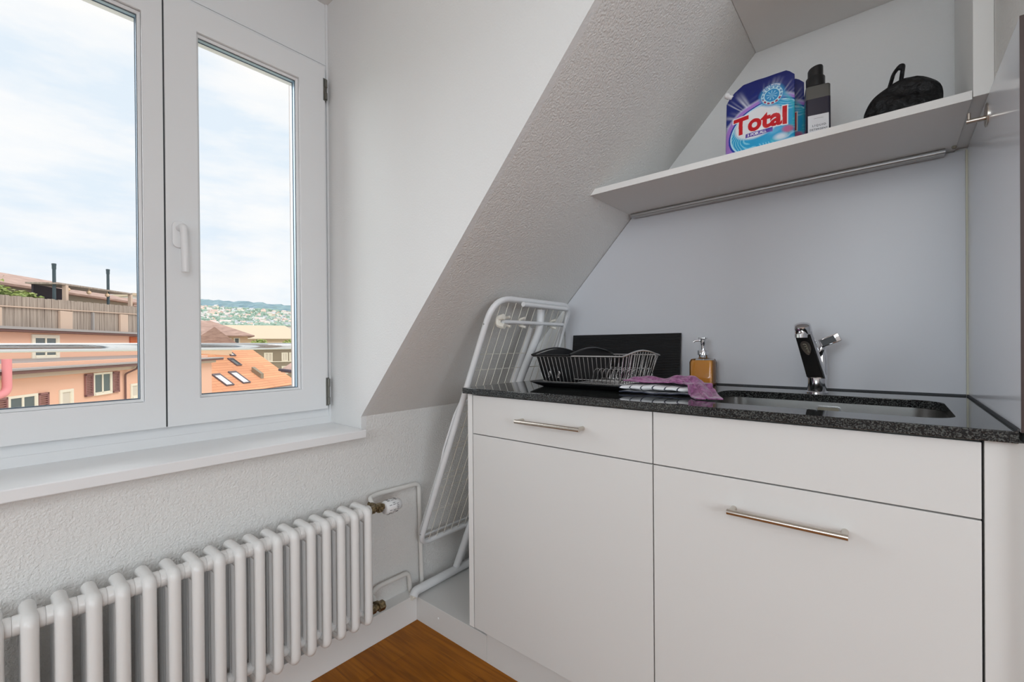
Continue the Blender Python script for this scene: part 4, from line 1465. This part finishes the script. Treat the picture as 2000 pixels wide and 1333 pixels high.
tc = N.new('ShaderNodeTexCoord')
brk = N.new('ShaderNodeTexBrick')
brk.inputs['Scale'].default_value = 1.0; brk.inputs['Brick Width'].default_value = 5.0; brk.inputs['Row Height'].default_value = 0.42
brk.inputs['Mortar Size'].default_value = 0.035; brk.inputs['Mortar'].default_value = (*lin((196, 132, 98)), 1)
brk.inputs['Color1'].default_value = (*lin((226, 166, 126)), 1); brk.inputs['Color2'].default_value = (*lin((214, 152, 116)), 1)
L.new(tc.outputs['UV'], brk.inputs['Vector']); L.new(brk.outputs['Color'], b.inputs['Base Color'])
M['tiles'] = tl

FA = Vector((-36.6, 4.72, 0)); FE = Vector((-0.797, 0.604, 0)); FN = Vector((0.604, 0.797, 0))


class Fr:
    """local frame of a building: s along, o outwards, z up"""
    def __init__(self, A, E_, N_):
        self.A, self.E, self.N = A, E_, N_
    def P(self, s, o_, z):
        v_ = self.A + self.E * s + self.N * o_
        return (v_.x, v_.y, z)
    def box(self, bm, s0, s1, o0, o1, z0, z1):
        vs = [bm.verts.new(self.P(s, q, z)) for s in (s0, s1) for q in (o0, o1) for z in (z0, z1)]
        for f in ((0, 1, 3, 2), (4, 6, 7, 5), (0, 4, 5, 1), (2, 3, 7, 6), (0, 2, 6, 4), (1, 5, 7, 3)):
            bm.faces.new([vs[i] for i in f])
    def bx(self, *a):
        bm = B(); self.box(bm, *a); return bm
    def poly(self, bm, pts, th=0.06):
        v0 = [bm.verts.new(self.P(*p)) for p in pts]; v1 = [bm.verts.new(self.P(p[0], p[1], p[2] - th)) for p in pts]
        bm.faces.new(v0); bm.faces.new(v1[::-1])
        for i in range(len(pts)):
            j = (i + 1) % len(pts)
            bm.faces.new([v0[i], v0[j], v1[j], v1[i]])


def facade_window(F, root, s0, s1, z0, z1, o_, shutters=True, mull=1, bar=None, pane='darkpane', trim=0.12):
    bm = B()
    F.box(bm, s0 - trim, s0, o_ + 0.001, o_ + 0.07, z0 - trim, z1 + trim); F.box(bm, s1, s1 + trim, o_ + 0.001, o_ + 0.07, z0 - trim, z1 + trim)
    F.box(bm, s0, s1, o_ + 0.001, o_ + 0.07, z1, z1 + trim); F.box(bm, s0, s1, o_ + 0.001, o_ + 0.12, z0 - trim, z0)
    for k in range(mull):
        c = s0 + (s1 - s0) * (k + 1) / (mull + 1)
        F.box(bm, c - 0.06, c + 0.06, o_ + 0.001, o_ + 0.05, z0, z1)
    F.box(bm, s0, s0 + 0.06, o_ + 0.001, o_ + 0.05, z0, z1); F.box(bm, s1 - 0.06, s1, o_ + 0.001, o_ + 0.05, z0, z1)
    F.box(bm, s0, s1, o_ + 0.001, o_ + 0.05, z0, z0 + 0.06)
    if bar: F.box(bm, s0, s1, o_ + 0.001, o_ + 0.05, z0 + (z1 - z0) * bar - 0.03, z0 + (z1 - z0) * bar + 0.03)
    w_ = obj('window', bm, M['white_out'], root)
    obj('pane', F.bx(s0, s1, o_ + 0.002, o_ + 0.02, z0, z1), M[pane], w_)
    if shutters:
        for a, c in ((s0 - 0.78, s0 - 0.14), (s1 + 0.14, s1 + 0.78)):
            bm = B()
            F.box(bm, a, a + 0.09, o_ + 0.02, o_ + 0.10, z0 - 0.1, z1 + 0.1); F.box(bm, c - 0.09, c, o_ + 0.02, o_ + 0.10, z0 - 0.1, z1 + 0.1)
            F.box(bm, a, c, o_ + 0.02, o_ + 0.10, z1, z1 + 0.1); F.box(bm, a, c, o_ + 0.02, o_ + 0.10, z0 - 0.1, z0)
            n = max(4, int((z1 - z0) / 0.10))
            for k in range(n):
                zz = z0 + (z1 - z0) * (k + 0.5) / n
                F.box(bm, a + 0.07, c - 0.07, o_ + 0.03, o_ + 0.085, zz - 0.028, zz + 0.028)
            obj('shutter', bm, M['shutter'], root)
    return w_


# ---- the orange house opposite
F = Fr(FA, FE, FN)
ob = thing('apartment_house', F.P(4, -4, -14), 'orange rendered house opposite with brown shutters and a stepped upper floor', 'house')
obj('wall', F.bx(-14, 14.9, -9, 0, -14, -0.12), M['facade'], ob)
obj('cornice', F.bx(-14, 15.1, 0.001, 0.28, -0.34, -0.13), M['cornice'], ob)
bm = B(); F.box(bm, -14, 15.9, -0.3, 0.62, -0.119, 0.04)
obj('eave', bm, M['brownpipe'], ob)
bm = B(); F.box(bm, -14, 15.9, -0.3, 0.66, 0.041, 0.13)
obj('gutter', bm, M['zinc'], ob)
obj('parapet', F.bx(-14, 14.9, -0.9, -0.31, -0.11, 0.34), M['facade'], ob)
bm = B(); F.poly(bm, [(-14, -0.91, 0.36), (14.9, -0.91, 0.36), (14.9, -2.5, 0.52), (-14, -2.5, 0.52)], 0.1)
obj('terrace_sheet', bm, M['zinc'], ob)
obj('upper_wall', F.bx(-14, 11.0, -9, -2.51, -0.11, 1.96), M['facade'], ob)
obj('upper_eave', F.bx(-14, 11.4, -2.9, -2.1, 1.97, 2.09), M['brownpipe'], ob)
obj('upper_roof_edge', F.bx(-14, 11.4, -9, -2.05, 2.10, 2.24), M['zinc'], ob)
facade_window(F, ob, -0.80, 0.66, -1.62, -0.52, 0.0)
facade_window(F, ob, -6.45, -4.98, -2.75, -1.28, 0.0, bar=0.52)
facade_window(F, ob, -3.30, -2.62, -2.02, -1.30, 0.0, shutters=False, mull=0, pane='curtain', trim=0.15)
facade_window(F, ob, 2.78, 3.42, -2.20, -1.48, 0.0, shutters=False, mull=0, pane='curtain', trim=0.15)
facade_window(F, ob, -1.30, 0.30, 0.62, 1.66, -2.51, shutters=False, trim=0.2)
obj('shutter', F.bx(7.35, 8.75, -2.50, -2.42, 1.0, 1.90), omat('rust_panel', (196, 104, 62)), ob)
bm = B()
tube(bm, fillet([F.P(2.6, 0.5, -0.12), F.P(2.55, 0.45, -0.32), F.P(1.98, 0.10, -0.62), F.P(2.0, 0.10, -6)], 0.15), 0.055, 10)
obj('downpipe', bm, M['brownpipe'], ob, smooth=True)
bm = B()
tube(bm, fillet([F.P(-7.56, 0.75, 0.6), F.P(-7.56, 0.75, -0.88), F.P(-9.2, 0.75, -1.25)], 0.30), 0.16, 16)
obj('red_duct', bm, M['red_duct'], ob, smooth=True)
# ---- wooden fence of the roof terrace
fc = thing('terrace_fence', F.P(0, -3, 2.24), 'weathered wooden board fence round the roof terrace of the orange house', 'fence')


def ftop(s): return 4.0 + s * 0.0315


bm = B()
n = 95
for k in range(n):
    s0 = -14 + k * 0.26
    if s0 > 10.6: break
    dz = 0.02 * math.sin(k * 2.1)
    F.box(bm, s0 + 0.008, s0 + 0.252, -2.75 + 0.012 * (k % 2), -2.71 + 0.012 * (k % 2), 2.245, ftop(s0) + dz)
obj('boards', bm, M['oldwood'], fc)
bm = B()
for k in range(24):
    s0 = -14 + k * 1.04
    vs = [F.P(s, o_, ftop(s) - 0.62 + d) for s in (s0, s0 + 1.04) for o_ in (-2.69, -2.60) for d in (0, 0.06)]
    vv = [bm.verts.new(p) for p in vs]
    for f in ((0, 1, 3, 2), (4, 6, 7, 5), (0, 4, 5, 1), (2, 3, 7, 6), (0, 2, 6, 4), (1, 5, 7, 3)):
        bm.faces.new([vv[i] for i in f])
obj('rail', bm, M['newwood'], fc)
for (s0, s1, m__) in ((0.75, 1.75, 'newwood'), (6.45, 7.35, 'newwood'), (3.6, 3.72, 'zinc'), (-3.55, -3.2, 'newwood')):
    obj('post', F.bx(s0, s1, -2.68, -2.56, 2.245, ftop(s0) - 0.66), M[m__], fc)
# ---- pergola behind the fence
pg = thing('pergola', F.P(3.5, -4.5, 2.24), 'flat timber pergola roof on posts above the terrace fence', 'pergola')
bm = B()
for (sa, za, sb_, zb_) in ((1.2, 5.02, 8.6, 5.20),):
    vs = [F.P(s, o_, z + d) for s, z in ((sa, za), (sb_, zb_)) for o_ in (-4.6, -2.9) for d in (0, 0.10)]
    vv = [bm.verts.new(p) for p in vs]
    for f in ((0, 1, 3, 2), (4, 6, 7, 5), (0, 4, 5, 1), (2, 3, 7, 6), (0, 2, 6, 4), (1, 5, 7, 3)):
        bm.faces.new([vv[i] for i in f])
obj('roof_slab', bm, M['oldwood'], pg)
for s0, z1 in ((1.75, 5.03), (8.35, 5.18)):
    obj('post', F.bx(s0, s0 + 0.22, -3.1, -2.9, 2.245, z1), M['newwood'], pg)
obj('back_wall', F.bx(1.5, 4.2, -4.5, -4.4, 2.245, 5.02), M['dark_out'], pg)
random.seed(12)
for i, s_ in enumerate((2.15, 4.05, 5.9)):
    bm = B(); bmesh.ops.create_icosphere(bm, subdivisions=2, radius=0.13, matrix=Matrix.Translation(F.P(s_, -3.05, 4.80 + 0.03 * i)))
    tube(bm, [F.P(s_, -3.05, 4.86 + 0.03 * i), F.P(s_, -3.05, 5.06 + 0.02 * i)], 0.02, 6)
    obj('lantern', bm, M['cream_wall'], pg, smooth=True)
for s_, zt_, zb_, lab in ((1.36, 6.30, 2.245, 'left dark metal flue pipe rising behind the terrace fence'), (6.35, 6.78, 2.245, 'right dark metal flue pipe rising through the terrace pergola')):
    bm = B()
    lathe(bm, [(0.085, zb_), (0.085, zt_ - 0.35), (0.10, zt_ - 0.34), (0.10, zt_ - 0.12), (0.11, zt_ - 0.1), (0.11, zt_)], F.P(s_, -3.25, 0), 12)
    tag(obj('flue_pipe', bm, M['flue'], None, smooth=True), lab, 'flue pipe', 'flue pipes above the roof terrace')
# planters' shrubs on the terrace
def leaf_blob(c, r, n, seed, size, squash=(1, 1, 0.7), bm=None):
    rg = random.Random(seed)
    bm = bm or B()
    for _ in range(n):
        d = Vector((rg.gauss(0, 1), rg.gauss(0, 1), rg.gauss(0, 1)))
        d.normalize(); d *= r * (0.55 + 0.5 * rg.random() + 0.2 * math.sin(d.x * 7))
        p = Vector(c) + Vector((d.x * squash[0], d.y * squash[1], d.z * squash[2]))
        s_ = size * (0.6 + 0.8 * rg.random())
        q = Matrix.Rotation(rg.random() * 6.28, 3, 'Z') @ Matrix.Rotation(rg.random() * 3.1, 3, 'X')
        vs = [bm.verts.new(p + q @ Vector(w_)) for w_ in ((-s_, 0, 0), (0, -s_ * 0.5, 0), (s_, 0, s_ * 0.2), (0, s_ * 0.5, 0))]
        bm.faces.new(vs)
    return bm


for i, (s_, z_, r_, lab) in enumerate(((-3.6, 4.75, 1.2, 'tallest leafy shrub at the left end of the roof terrace'), (-2.35, 3.95, 0.8, 'low bushy green shrub behind the terrace fence next to the tall one'), (-1.1, 3.75, 0.7, 'flowering green shrub behind the fence in the middle of the row'), (0.2, 3.8, 0.65, 'yellow green shrub beside the pergola post'))):
    t = thing('shrub', F.P(s_, -3.9, 2.24), lab, 'shrub', 'shrubs on the roof terrace')
    obj('foliage', leaf_blob(F.P(s_, -3.9, z_), r_, 700, 20 + i, 0.16, (1, 1, 0.9)), M['leaf'], t)
    bm = B(); tube(bm, [F.P(s_, -3.9, 2.245), F.P(s_, -3.9, z_)], 0.07, 6); obj('stem', bm, M['brownpipe'], t)


# ---- generic houses
def house(name, c, dirv, L_, W_, zb, ze, zr, wall, roof, label, cat='house', hip=1.0, over=0.5, group=None, root=None):
    E_ = Vector((dirv[0], dirv[1], 0)).normalized(); N_ = Vector((E_.y, -E_.x, 0))
    if N_.dot(Vector((0, 0, 0)) - Vector((c[0], c[1], 0))) < 0: N_ = -N_
    Fh = Fr(Vector((c[0], c[1], 0)), E_, N_)
    t = thing(name, (c[0], c[1], zb), label, cat, group)
    obj('wall', Fh.bx(-L_ / 2, L_ / 2, -W_ / 2, W_ / 2, zb, ze), M[wall], t)
    bm = B()
    a, w_ = L_ / 2 + over, W_ / 2 + over
    h = W_ / 2 * hip
    vs = [bm.verts.new(Fh.P(*p)) for p in ((-a, -w_, ze), (a, -w_, ze), (a, w_, ze), (-a, w_, ze), (-a + h, 0, zr), (a - h, 0, zr), (-a, -w_, ze - 0.15), (a, -w_, ze - 0.15), (a, w_, ze - 0.15), (-a, w_, ze - 0.15))]
    for f in ((3, 2, 5, 4), (1, 0, 4, 5), (0, 3, 4), (2, 1, 5), (6, 7, 1, 0), (7, 8, 2, 1), (8, 9, 3, 2), (9, 6, 0, 3), (9, 8, 7, 6)):
        bm.faces.new([vs[i] for i in f])
    obj('roof', bm, M[roof], t)
    return t, Fh


# brown roof rising behind the terrace
house('house', (-52.0, 2.0), (-4.1, 3.3), 14, 7.5, -12, 5.35, 6.75, 'grey_wall', 'brownroof', 'house with a brown tiled roof behind the terrace shrubs', hip=0.6)
house('house', (-60.5, 8.7), (-2.6, 3.3), 9.5, 5, -12, 5.3, 6.3, 'cream_wall', 'brownroof', 'house with a low brown roof seen under the pergola', hip=0.4)
wb_ = thing('white_house', (-70, 12.6, -12), 'tall white house end beyond the right end of the terrace fence', 'house')
Fw = Fr(Vector((-69.5, 12.2, 0)), Vector((-0.3, 0.95, 0)).normalized(), Vector((0.95, 0.3, 0)).normalized())
obj('wall', Fw.bx(-0.4, 6, -6, 0, -12, 7.3), M['white_wall'], wb_)
obj('roof', Fw.bx(-0.7, 6.3, -6.3, 0.3, 7.31, 7.6), M['paleroof'], wb_)

# tiled roof with skylights
t35 = math.radians(35)
TB = Vector((-51.3, 17.5, -3.53)); TE = Vector((-0.569, 0.822, 0)); TH = Vector((0.822, 0.569, 0))
TD = TH * math.cos(t35) - Vector((0, 0, 1)) * math.sin(t35); TN = TH * math.sin(t35) + Vector((0, 0, 1)) * math.cos(t35)


def RP(a, b_, o_=0.0): return TB + TE * a + TD * b_ + TN * o_


th = thing('tiled_house', (TB.x - 4, TB.y, -14), 'house below with a large orange tiled roof and slanted skylights', 'house')
A0, A1, B0, B1 = -4.0, 9.6, -8.0, 0.0
me = bpy.data.meshes.new('roof')
q = [RP(A0, B1), RP(A1, B1), RP(A1, B0), RP(A0, B0), RP(A0, B1, -0.2), RP(A1, B1, -0.2), RP(A1, B0, -0.2), RP(A0, B0, -0.2)]
me.from_pydata([tuple(p - Vector(th.location)) for p in q], [], [(0, 1, 2, 3), (7, 6, 5, 4), (4, 5, 1, 0), (5, 6, 2, 1), (6, 7, 3, 2), (7, 4, 0, 3)])
uv = me.uv_layers.new(name='UVMap')
uvs = [(A0, B1), (A1, B1), (A1, B0), (A0, B0)] * 2
for p in me.polygons:
    for li, vi in zip(p.loop_indices, p.vertices): uv.data[li].uv = uvs[vi]
link('roof', me, th, M['tiles'])
apex = RP(0, B0)
bm = B()
q = [RP(A0, B0), RP(A1, B0), RP(A1, B0) - TH * 6 + Vector((0, 0, -4.2)), RP(A0, B0) - TH * 6 + Vector((0, 0, -4.2))]
vs = [bm.verts.new(p) for p in q] + [bm.verts.new(p - Vector((0, 0, 0.2))) for p in q]
for f in ((0, 1, 2, 3), (7, 6, 5, 4), (4, 5, 1, 0), (5, 6, 2, 1), (6, 7, 3, 2), (7, 4, 0, 3)): bm.faces.new([vs[i] for i in f])
obj('back_roof', bm, M['brownroof'], th)
F2 = Fr(Vector((TB.x, TB.y, 0)), TE, TH)
obj('wall', F2.bx(A0 + 0.3, A1 - 0.4, -11.5, -0.6, -14, -3.75), M['cream_wall'], th)
bm = B()
g_ = [RP(A1 - 0.45, -0.7, -0.25), RP(A1 - 0.45, B0 + 0.2, -0.25)]
obj('gutter', F2.bx(A0, A1, -0.05, 0.14, -3.75, -3.60), M['zinc'], th)
for (a0, a1, b0, b1, pane) in ((-1.36, -0.50, -3.05, -1.28, 'white'), (1.10, 2.02, -3.25, -1.34, 'white'), (3.52, 4.12, -5.62, -4.45, 'dark'), (4.6, 5.2, -7.2, -6.3, 'white')):
    bm = B()
    def rbox(a0, a1, b0, b1, o0, o1):
        vs = [bm.verts.new(RP(a, c, o_)) for a in (a0, a1) for c in (b0, b1) for o_ in (o0, o1)]
        for f in ((0, 1, 3, 2), (4, 6, 7, 5), (0, 4, 5, 1), (2, 3, 7, 6), (0, 2, 6, 4), (1, 5, 7, 3)): bm.faces.new([vs[i] for i in f])
    w_ = 0.11
    rbox(a0 - w_, a0, b0 - w_, b1 + w_, 0.0, 0.14); rbox(a1, a1 + w_, b0 - w_, b1 + w_, 0.0, 0.14)
    rbox(a0, a1, b0 - w_, b0 + 0.12, 0.0, 0.14); rbox(a0, a1, b1, b1 + w_, 0.0, 0.14)
    sk_ = obj('skylight', bm, omat('skylight_frame', (112, 104, 108)), th)
    bm = B(); rbox(a0, a1, b0 + 0.12, b1, 0.01, 0.08)
    obj('pane', bm, omat('bright_pane', (240, 240, 240), 0.3) if pane == 'white' else M['darkpane'], sk_)
bm = B()
ch_ = RP(4.75, -2.4)
for a0, a1, b0, b1, h0, h1 in ((4.45, 4.95, -3.1, -1.75, -0.2, 0.55),):
    vs = [bm.verts.new(RP(a, c, 0) + Vector((0, 0, z))) for a in (a0, a1) for c in (b0, b1) for z in (h0, h1)]
    for f in ((0, 1, 3, 2), (4, 6, 7, 5), (0, 4, 5, 1), (2, 3, 7, 6), (0, 2, 6, 4), (1, 5, 7, 3)): bm.faces.new([vs[i] for i in f])
obj('chimney', bm, M['grey_wall'], th)

# nearer hip roof corner at the right edge of the window
nr, Fn = house('house', (-20.6, 17.45), (0.10, 1.0), 14.2, 6, -14, -0.15, 2.7, 'cream_wall', 'brownroof', 'nearest neighbouring roof corner with a dark gutter at the right edge of the window', hip=1.0, over=0.55)
bm = B()
pth = [Fn.P(7.75, 3.6, -0.17), Fn.P(-7.7, 3.6, -0.20), Fn.P(-7.7, -3.6, -0.17)]
tube(bm, pth, 0.075, 8); tube(bm, fillet([Fn.P(-7.55, 3.6, -0.2), Fn.P(-7.4, 3.3, -0.55), Fn.P(-7.05, 3.1, -0.62), Fn.P(-7.05, 3.1, -8)], 0.1), 0.055, 8)
obj('gutter', bm, M['dark_out'], nr, smooth=True)

# brown roofed house, pale roofs and blocks further back
hb, Fh = house('house', (-77.6, 19.4), (1.04, 3.56), 13.6, 10.5, -14, 2.72, 5.0, 'cream_wall', 'brownroof', 'brown hip-roofed house behind the orange tiled roof', hip=1.0, over=0.8)
for s_ in (1.3, 2.3, 4.2, 5.2):
    facade_window(Fh, hb, s_, s_ + 0.55, 1.1, 2.3, 5.25, shutters=False, mull=0, trim=0.1)
hg, Fg = house('house', (-60.5, 14.2), (1.0, 0.55), 8, 5.5, -14, 1.45, 3.3, 'cream_wall', 'brownroof', 'small brown gabled house beside the window mullion', hip=0.0, over=0.4)
hp, Fp = house('house', (-108.5, 38.0), (2.2, 6.2), 21, 12, -14, 2.85, 5.9, 'cream_wall', 'paleroof', 'long house with a pale sand coloured roof further back', hip=0.7, over=0.5)
bt_ = thing('flat_block', (-130, 55, -14), 'pale grey flat-roofed block at the foot of the hill', 'building')
Fb = Fr(Vector((-124, 53.0, 0)), Vector((0.35, 0.94, 0)).normalized(), Vector((0.94, -0.35, 0)).normalized())
obj('wall', Fb.bx(-3.2, 5, -6, 0, -14, 6.4), M['white_wall'], bt_)
obj('roof', Fb.bx(-3.3, 5.1, -6.1, 0.1, 6.41, 6.6), M['zinc'], bt_)
for k in range(4):
    for j in range(2):
        obj('window', Fb.bx(-2.4 + k * 1.5, -1.6 + k * 1.5, 0.001, 0.06, 3.9 - j * 2.2, 5.2 - j * 2.2), M['darkpane'], bt_)
gb_ = thing('grey_house', (-83.5, 34, -14), 'grey brown house with white framed windows behind the tiled roof', 'house')
Fq = Fr(Vector((-84.5, 30.9, 0)), Vector((2.1, 5.2, 0)).normalized(), Vector((5.2, -2.1, 0)).normalized())
obj('wall', Fq.bx(-3, 9, -8, 0, -14, 0.95), M['grey_wall'], gb_)
obj('roof', Fq.bx(-3.3, 9.3, -8.3, 0.5, 0.96, 1.25), M['brownroof'], gb_)
obj('band', Fq.bx(-3, 9, 0.001, 0.1, -1.62, -1.48), M['white_out'], gb_)
for s0, s1, z0, z1 in ((1.0, 2.0, -1.35, -0.1), (3.7, 4.4, -1.35, -0.1), (4.9, 5.6, -1.35, -0.1), (1.0, 2.0, -3.6, -2.5), (3.7, 4.4, -3.6, -2.5)):
    facade_window(Fq, gb_, s0, s1, z0, z1, 0.0, shutters=False, mull=1, trim=0.16, pane='curtain')
tt = thing('tree', (-38.5, 17.2, -14), 'green leafy tree beyond the tiled roof at the right of the window', 'tree')
obj('foliage', leaf_blob((-50.5, 23.6, -0.9), 1.35, 1200, 77, 0.16, (1, 1, 1.2)), M['leaf_dark'], tt)
bm = B(); tube(bm, [(-50.5, 23.6, -14), (-50.5, 23.6, -1)], 0.2, 8); obj('trunk', bm, M['brownpipe'], tt)
for i, (x_, y_, z_, r_) in enumerate(((-92.0, 33.5, 1.0, 1.2), (-90.0, 38.6, 1.3, 1.2), (-98.0, 36.0, 1.6, 1.1))):
    t = thing('tree', (x_, y_, -14), ('round tree crown left of the row behind the grey house', 'round tree crown behind the grey house near the window edge', 'tree crown below the pale sand coloured roof')[i], 'tree', 'trees between the roofs')
    obj('foliage', leaf_blob((x_, y_, z_), r_, 500, 90 + i, 0.3, (1.3, 1.3, 0.8)), M['leaf'], t)
    bm = B(); tube(bm, [(x_, y_, -14), (x_, y_, z_)], 0.2, 6); obj('trunk', bm, M['brownpipe'], t)

# ---- hill with forest and many small houses
def hz(D):
    pts_ = [(0, -14), (120, -14), (150, -4), (600, 19), (1000, 37), (1400, 64), (2100, 150), (2700, 226), (3300, 170)]
    for (a, za), (c, zc) in zip(pts_, pts_[1:]):
        if D <= c: return za + (zc - za) * (D - a) / (c - a)
    return pts_[-1][1]


def dirb(ang): return Vector((-math.cos(ang), math.sin(ang), 0))


def ridge_scale(ang):       # the ridge falls to both sides
    if ang < 0.235: return max(0.2, 1.06 - (0.235 - ang) * 9)
    return 1.06 - 0.62 * (ang - 0.262) + 0.012 * math.sin(ang * 40)


def hill(name, D0, D1, nd, m_, rough_):
    bm = B()
    rg = random.Random(5)
    rows = []
    na = 240
    for j in range(nd + 1):
        D = D0 + (D1 - D0) * j / nd
        row = []
        for i in range(na + 1):
            ang = -0.9 + 1.9 * i / na
            d = dirb(ang)
            row.append(bm.verts.new((d.x * D, d.y * D, hz(D) * (ridge_scale(ang) if D > 1400 else 1) + (rg.random() * rough_))))
        rows.append(row)
    for j in range(nd):
        for i in range(na):
            bm.faces.new([rows[j][i], rows[j][i + 1], rows[j + 1][i + 1], rows[j + 1][i]])
    return struct(name, bm, m_)


hill('ground', 0.5 + 3, 2050, 60, M['hillgreen'], 0)
ho = hill('ground', 2051, 3300, 24, M['forest'], 9)
# village houses: a few kinds, each house an object with its roof as a part
protos = []
for k, (wc, rc) in enumerate((((244, 240, 232), (216, 198, 192)), ((240, 232, 214), (196, 190, 186)), ((246, 246, 246), (178, 180, 184)), ((242, 226, 208), (214, 186, 176)))):
    M['vw%d' % k] = omat('village_wall', wc); M['vr%d' % k] = omat('village_roof', rc)
rg = random.Random(9)
srcs = []
VL = 'small pale house among the trees on the distant hillside'
for i in range(230):
    ang = rg.uniform(0.245, 0.425)
    te = rg.uniform(0.040, 0.0705)
    D = 300.0
    while hz(D) * 1.0 / D < te and D < 2040: D += 10
    D = min(D, 2040); d = dirb(ang)
    z_ = hz(D) * (ridge_scale(ang) if D > 1400 else 1) - 2
    k = rg.randrange(4)
    if len(srcs) < 4:
        k = len(srcs)
        t = thing('village_house', (0, 0, 0), VL, 'house', 'houses on the distant hillside')
        bm = B(); box(bm, -5, 5, -7, 7, 0, 10); obj('wall', bm, M['vw%d' % k], t)
        bm = B(); prism(bm, [(-5.8, 10.01), (5.8, 10.01), (0, 14.5)], 1, -7.6, 7.6); obj('roof', bm, M['vr%d' % k], t)
        srcs.append(t); c = t
    else:
        c = srcs[k].copy(); COL.objects.link(c)
        for ch_ in srcs[k].children:
            g2 = ch_.copy(); COL.objects.link(g2); g2.parent = c
    c.location = (d.x * D, d.y * D, z_)
    c.rotation_euler = (0, 0, rg.uniform(0, 3.14))
    sc_ = rg.uniform(0.6, 1.15) * (0.55 + 0.45 * D / 2000)
    c.scale = (sc_, sc_, sc_ * rg.uniform(0.8, 1.2))
# trees of the hillside: nobody could count them
bm = B()
for i in range(1500):
    ang = rg.uniform(0.235, 0.44); te = rg.uniform(0.036, 0.0725); D = 300.0
    while hz(D) / D < te and D < 2045: D += 10
    d = dirb(ang); r_ = rg.uniform(3.5, 8) * (0.5 + 0.5 * D / 2000)
    bmesh.ops.create_icosphere(bm, subdivisions=1, radius=r_, matrix=Matrix.Translation((d.x * D, d.y * D, hz(D) * (ridge_scale(ang) if D > 1400 else 1) + r_ * 0.5)))
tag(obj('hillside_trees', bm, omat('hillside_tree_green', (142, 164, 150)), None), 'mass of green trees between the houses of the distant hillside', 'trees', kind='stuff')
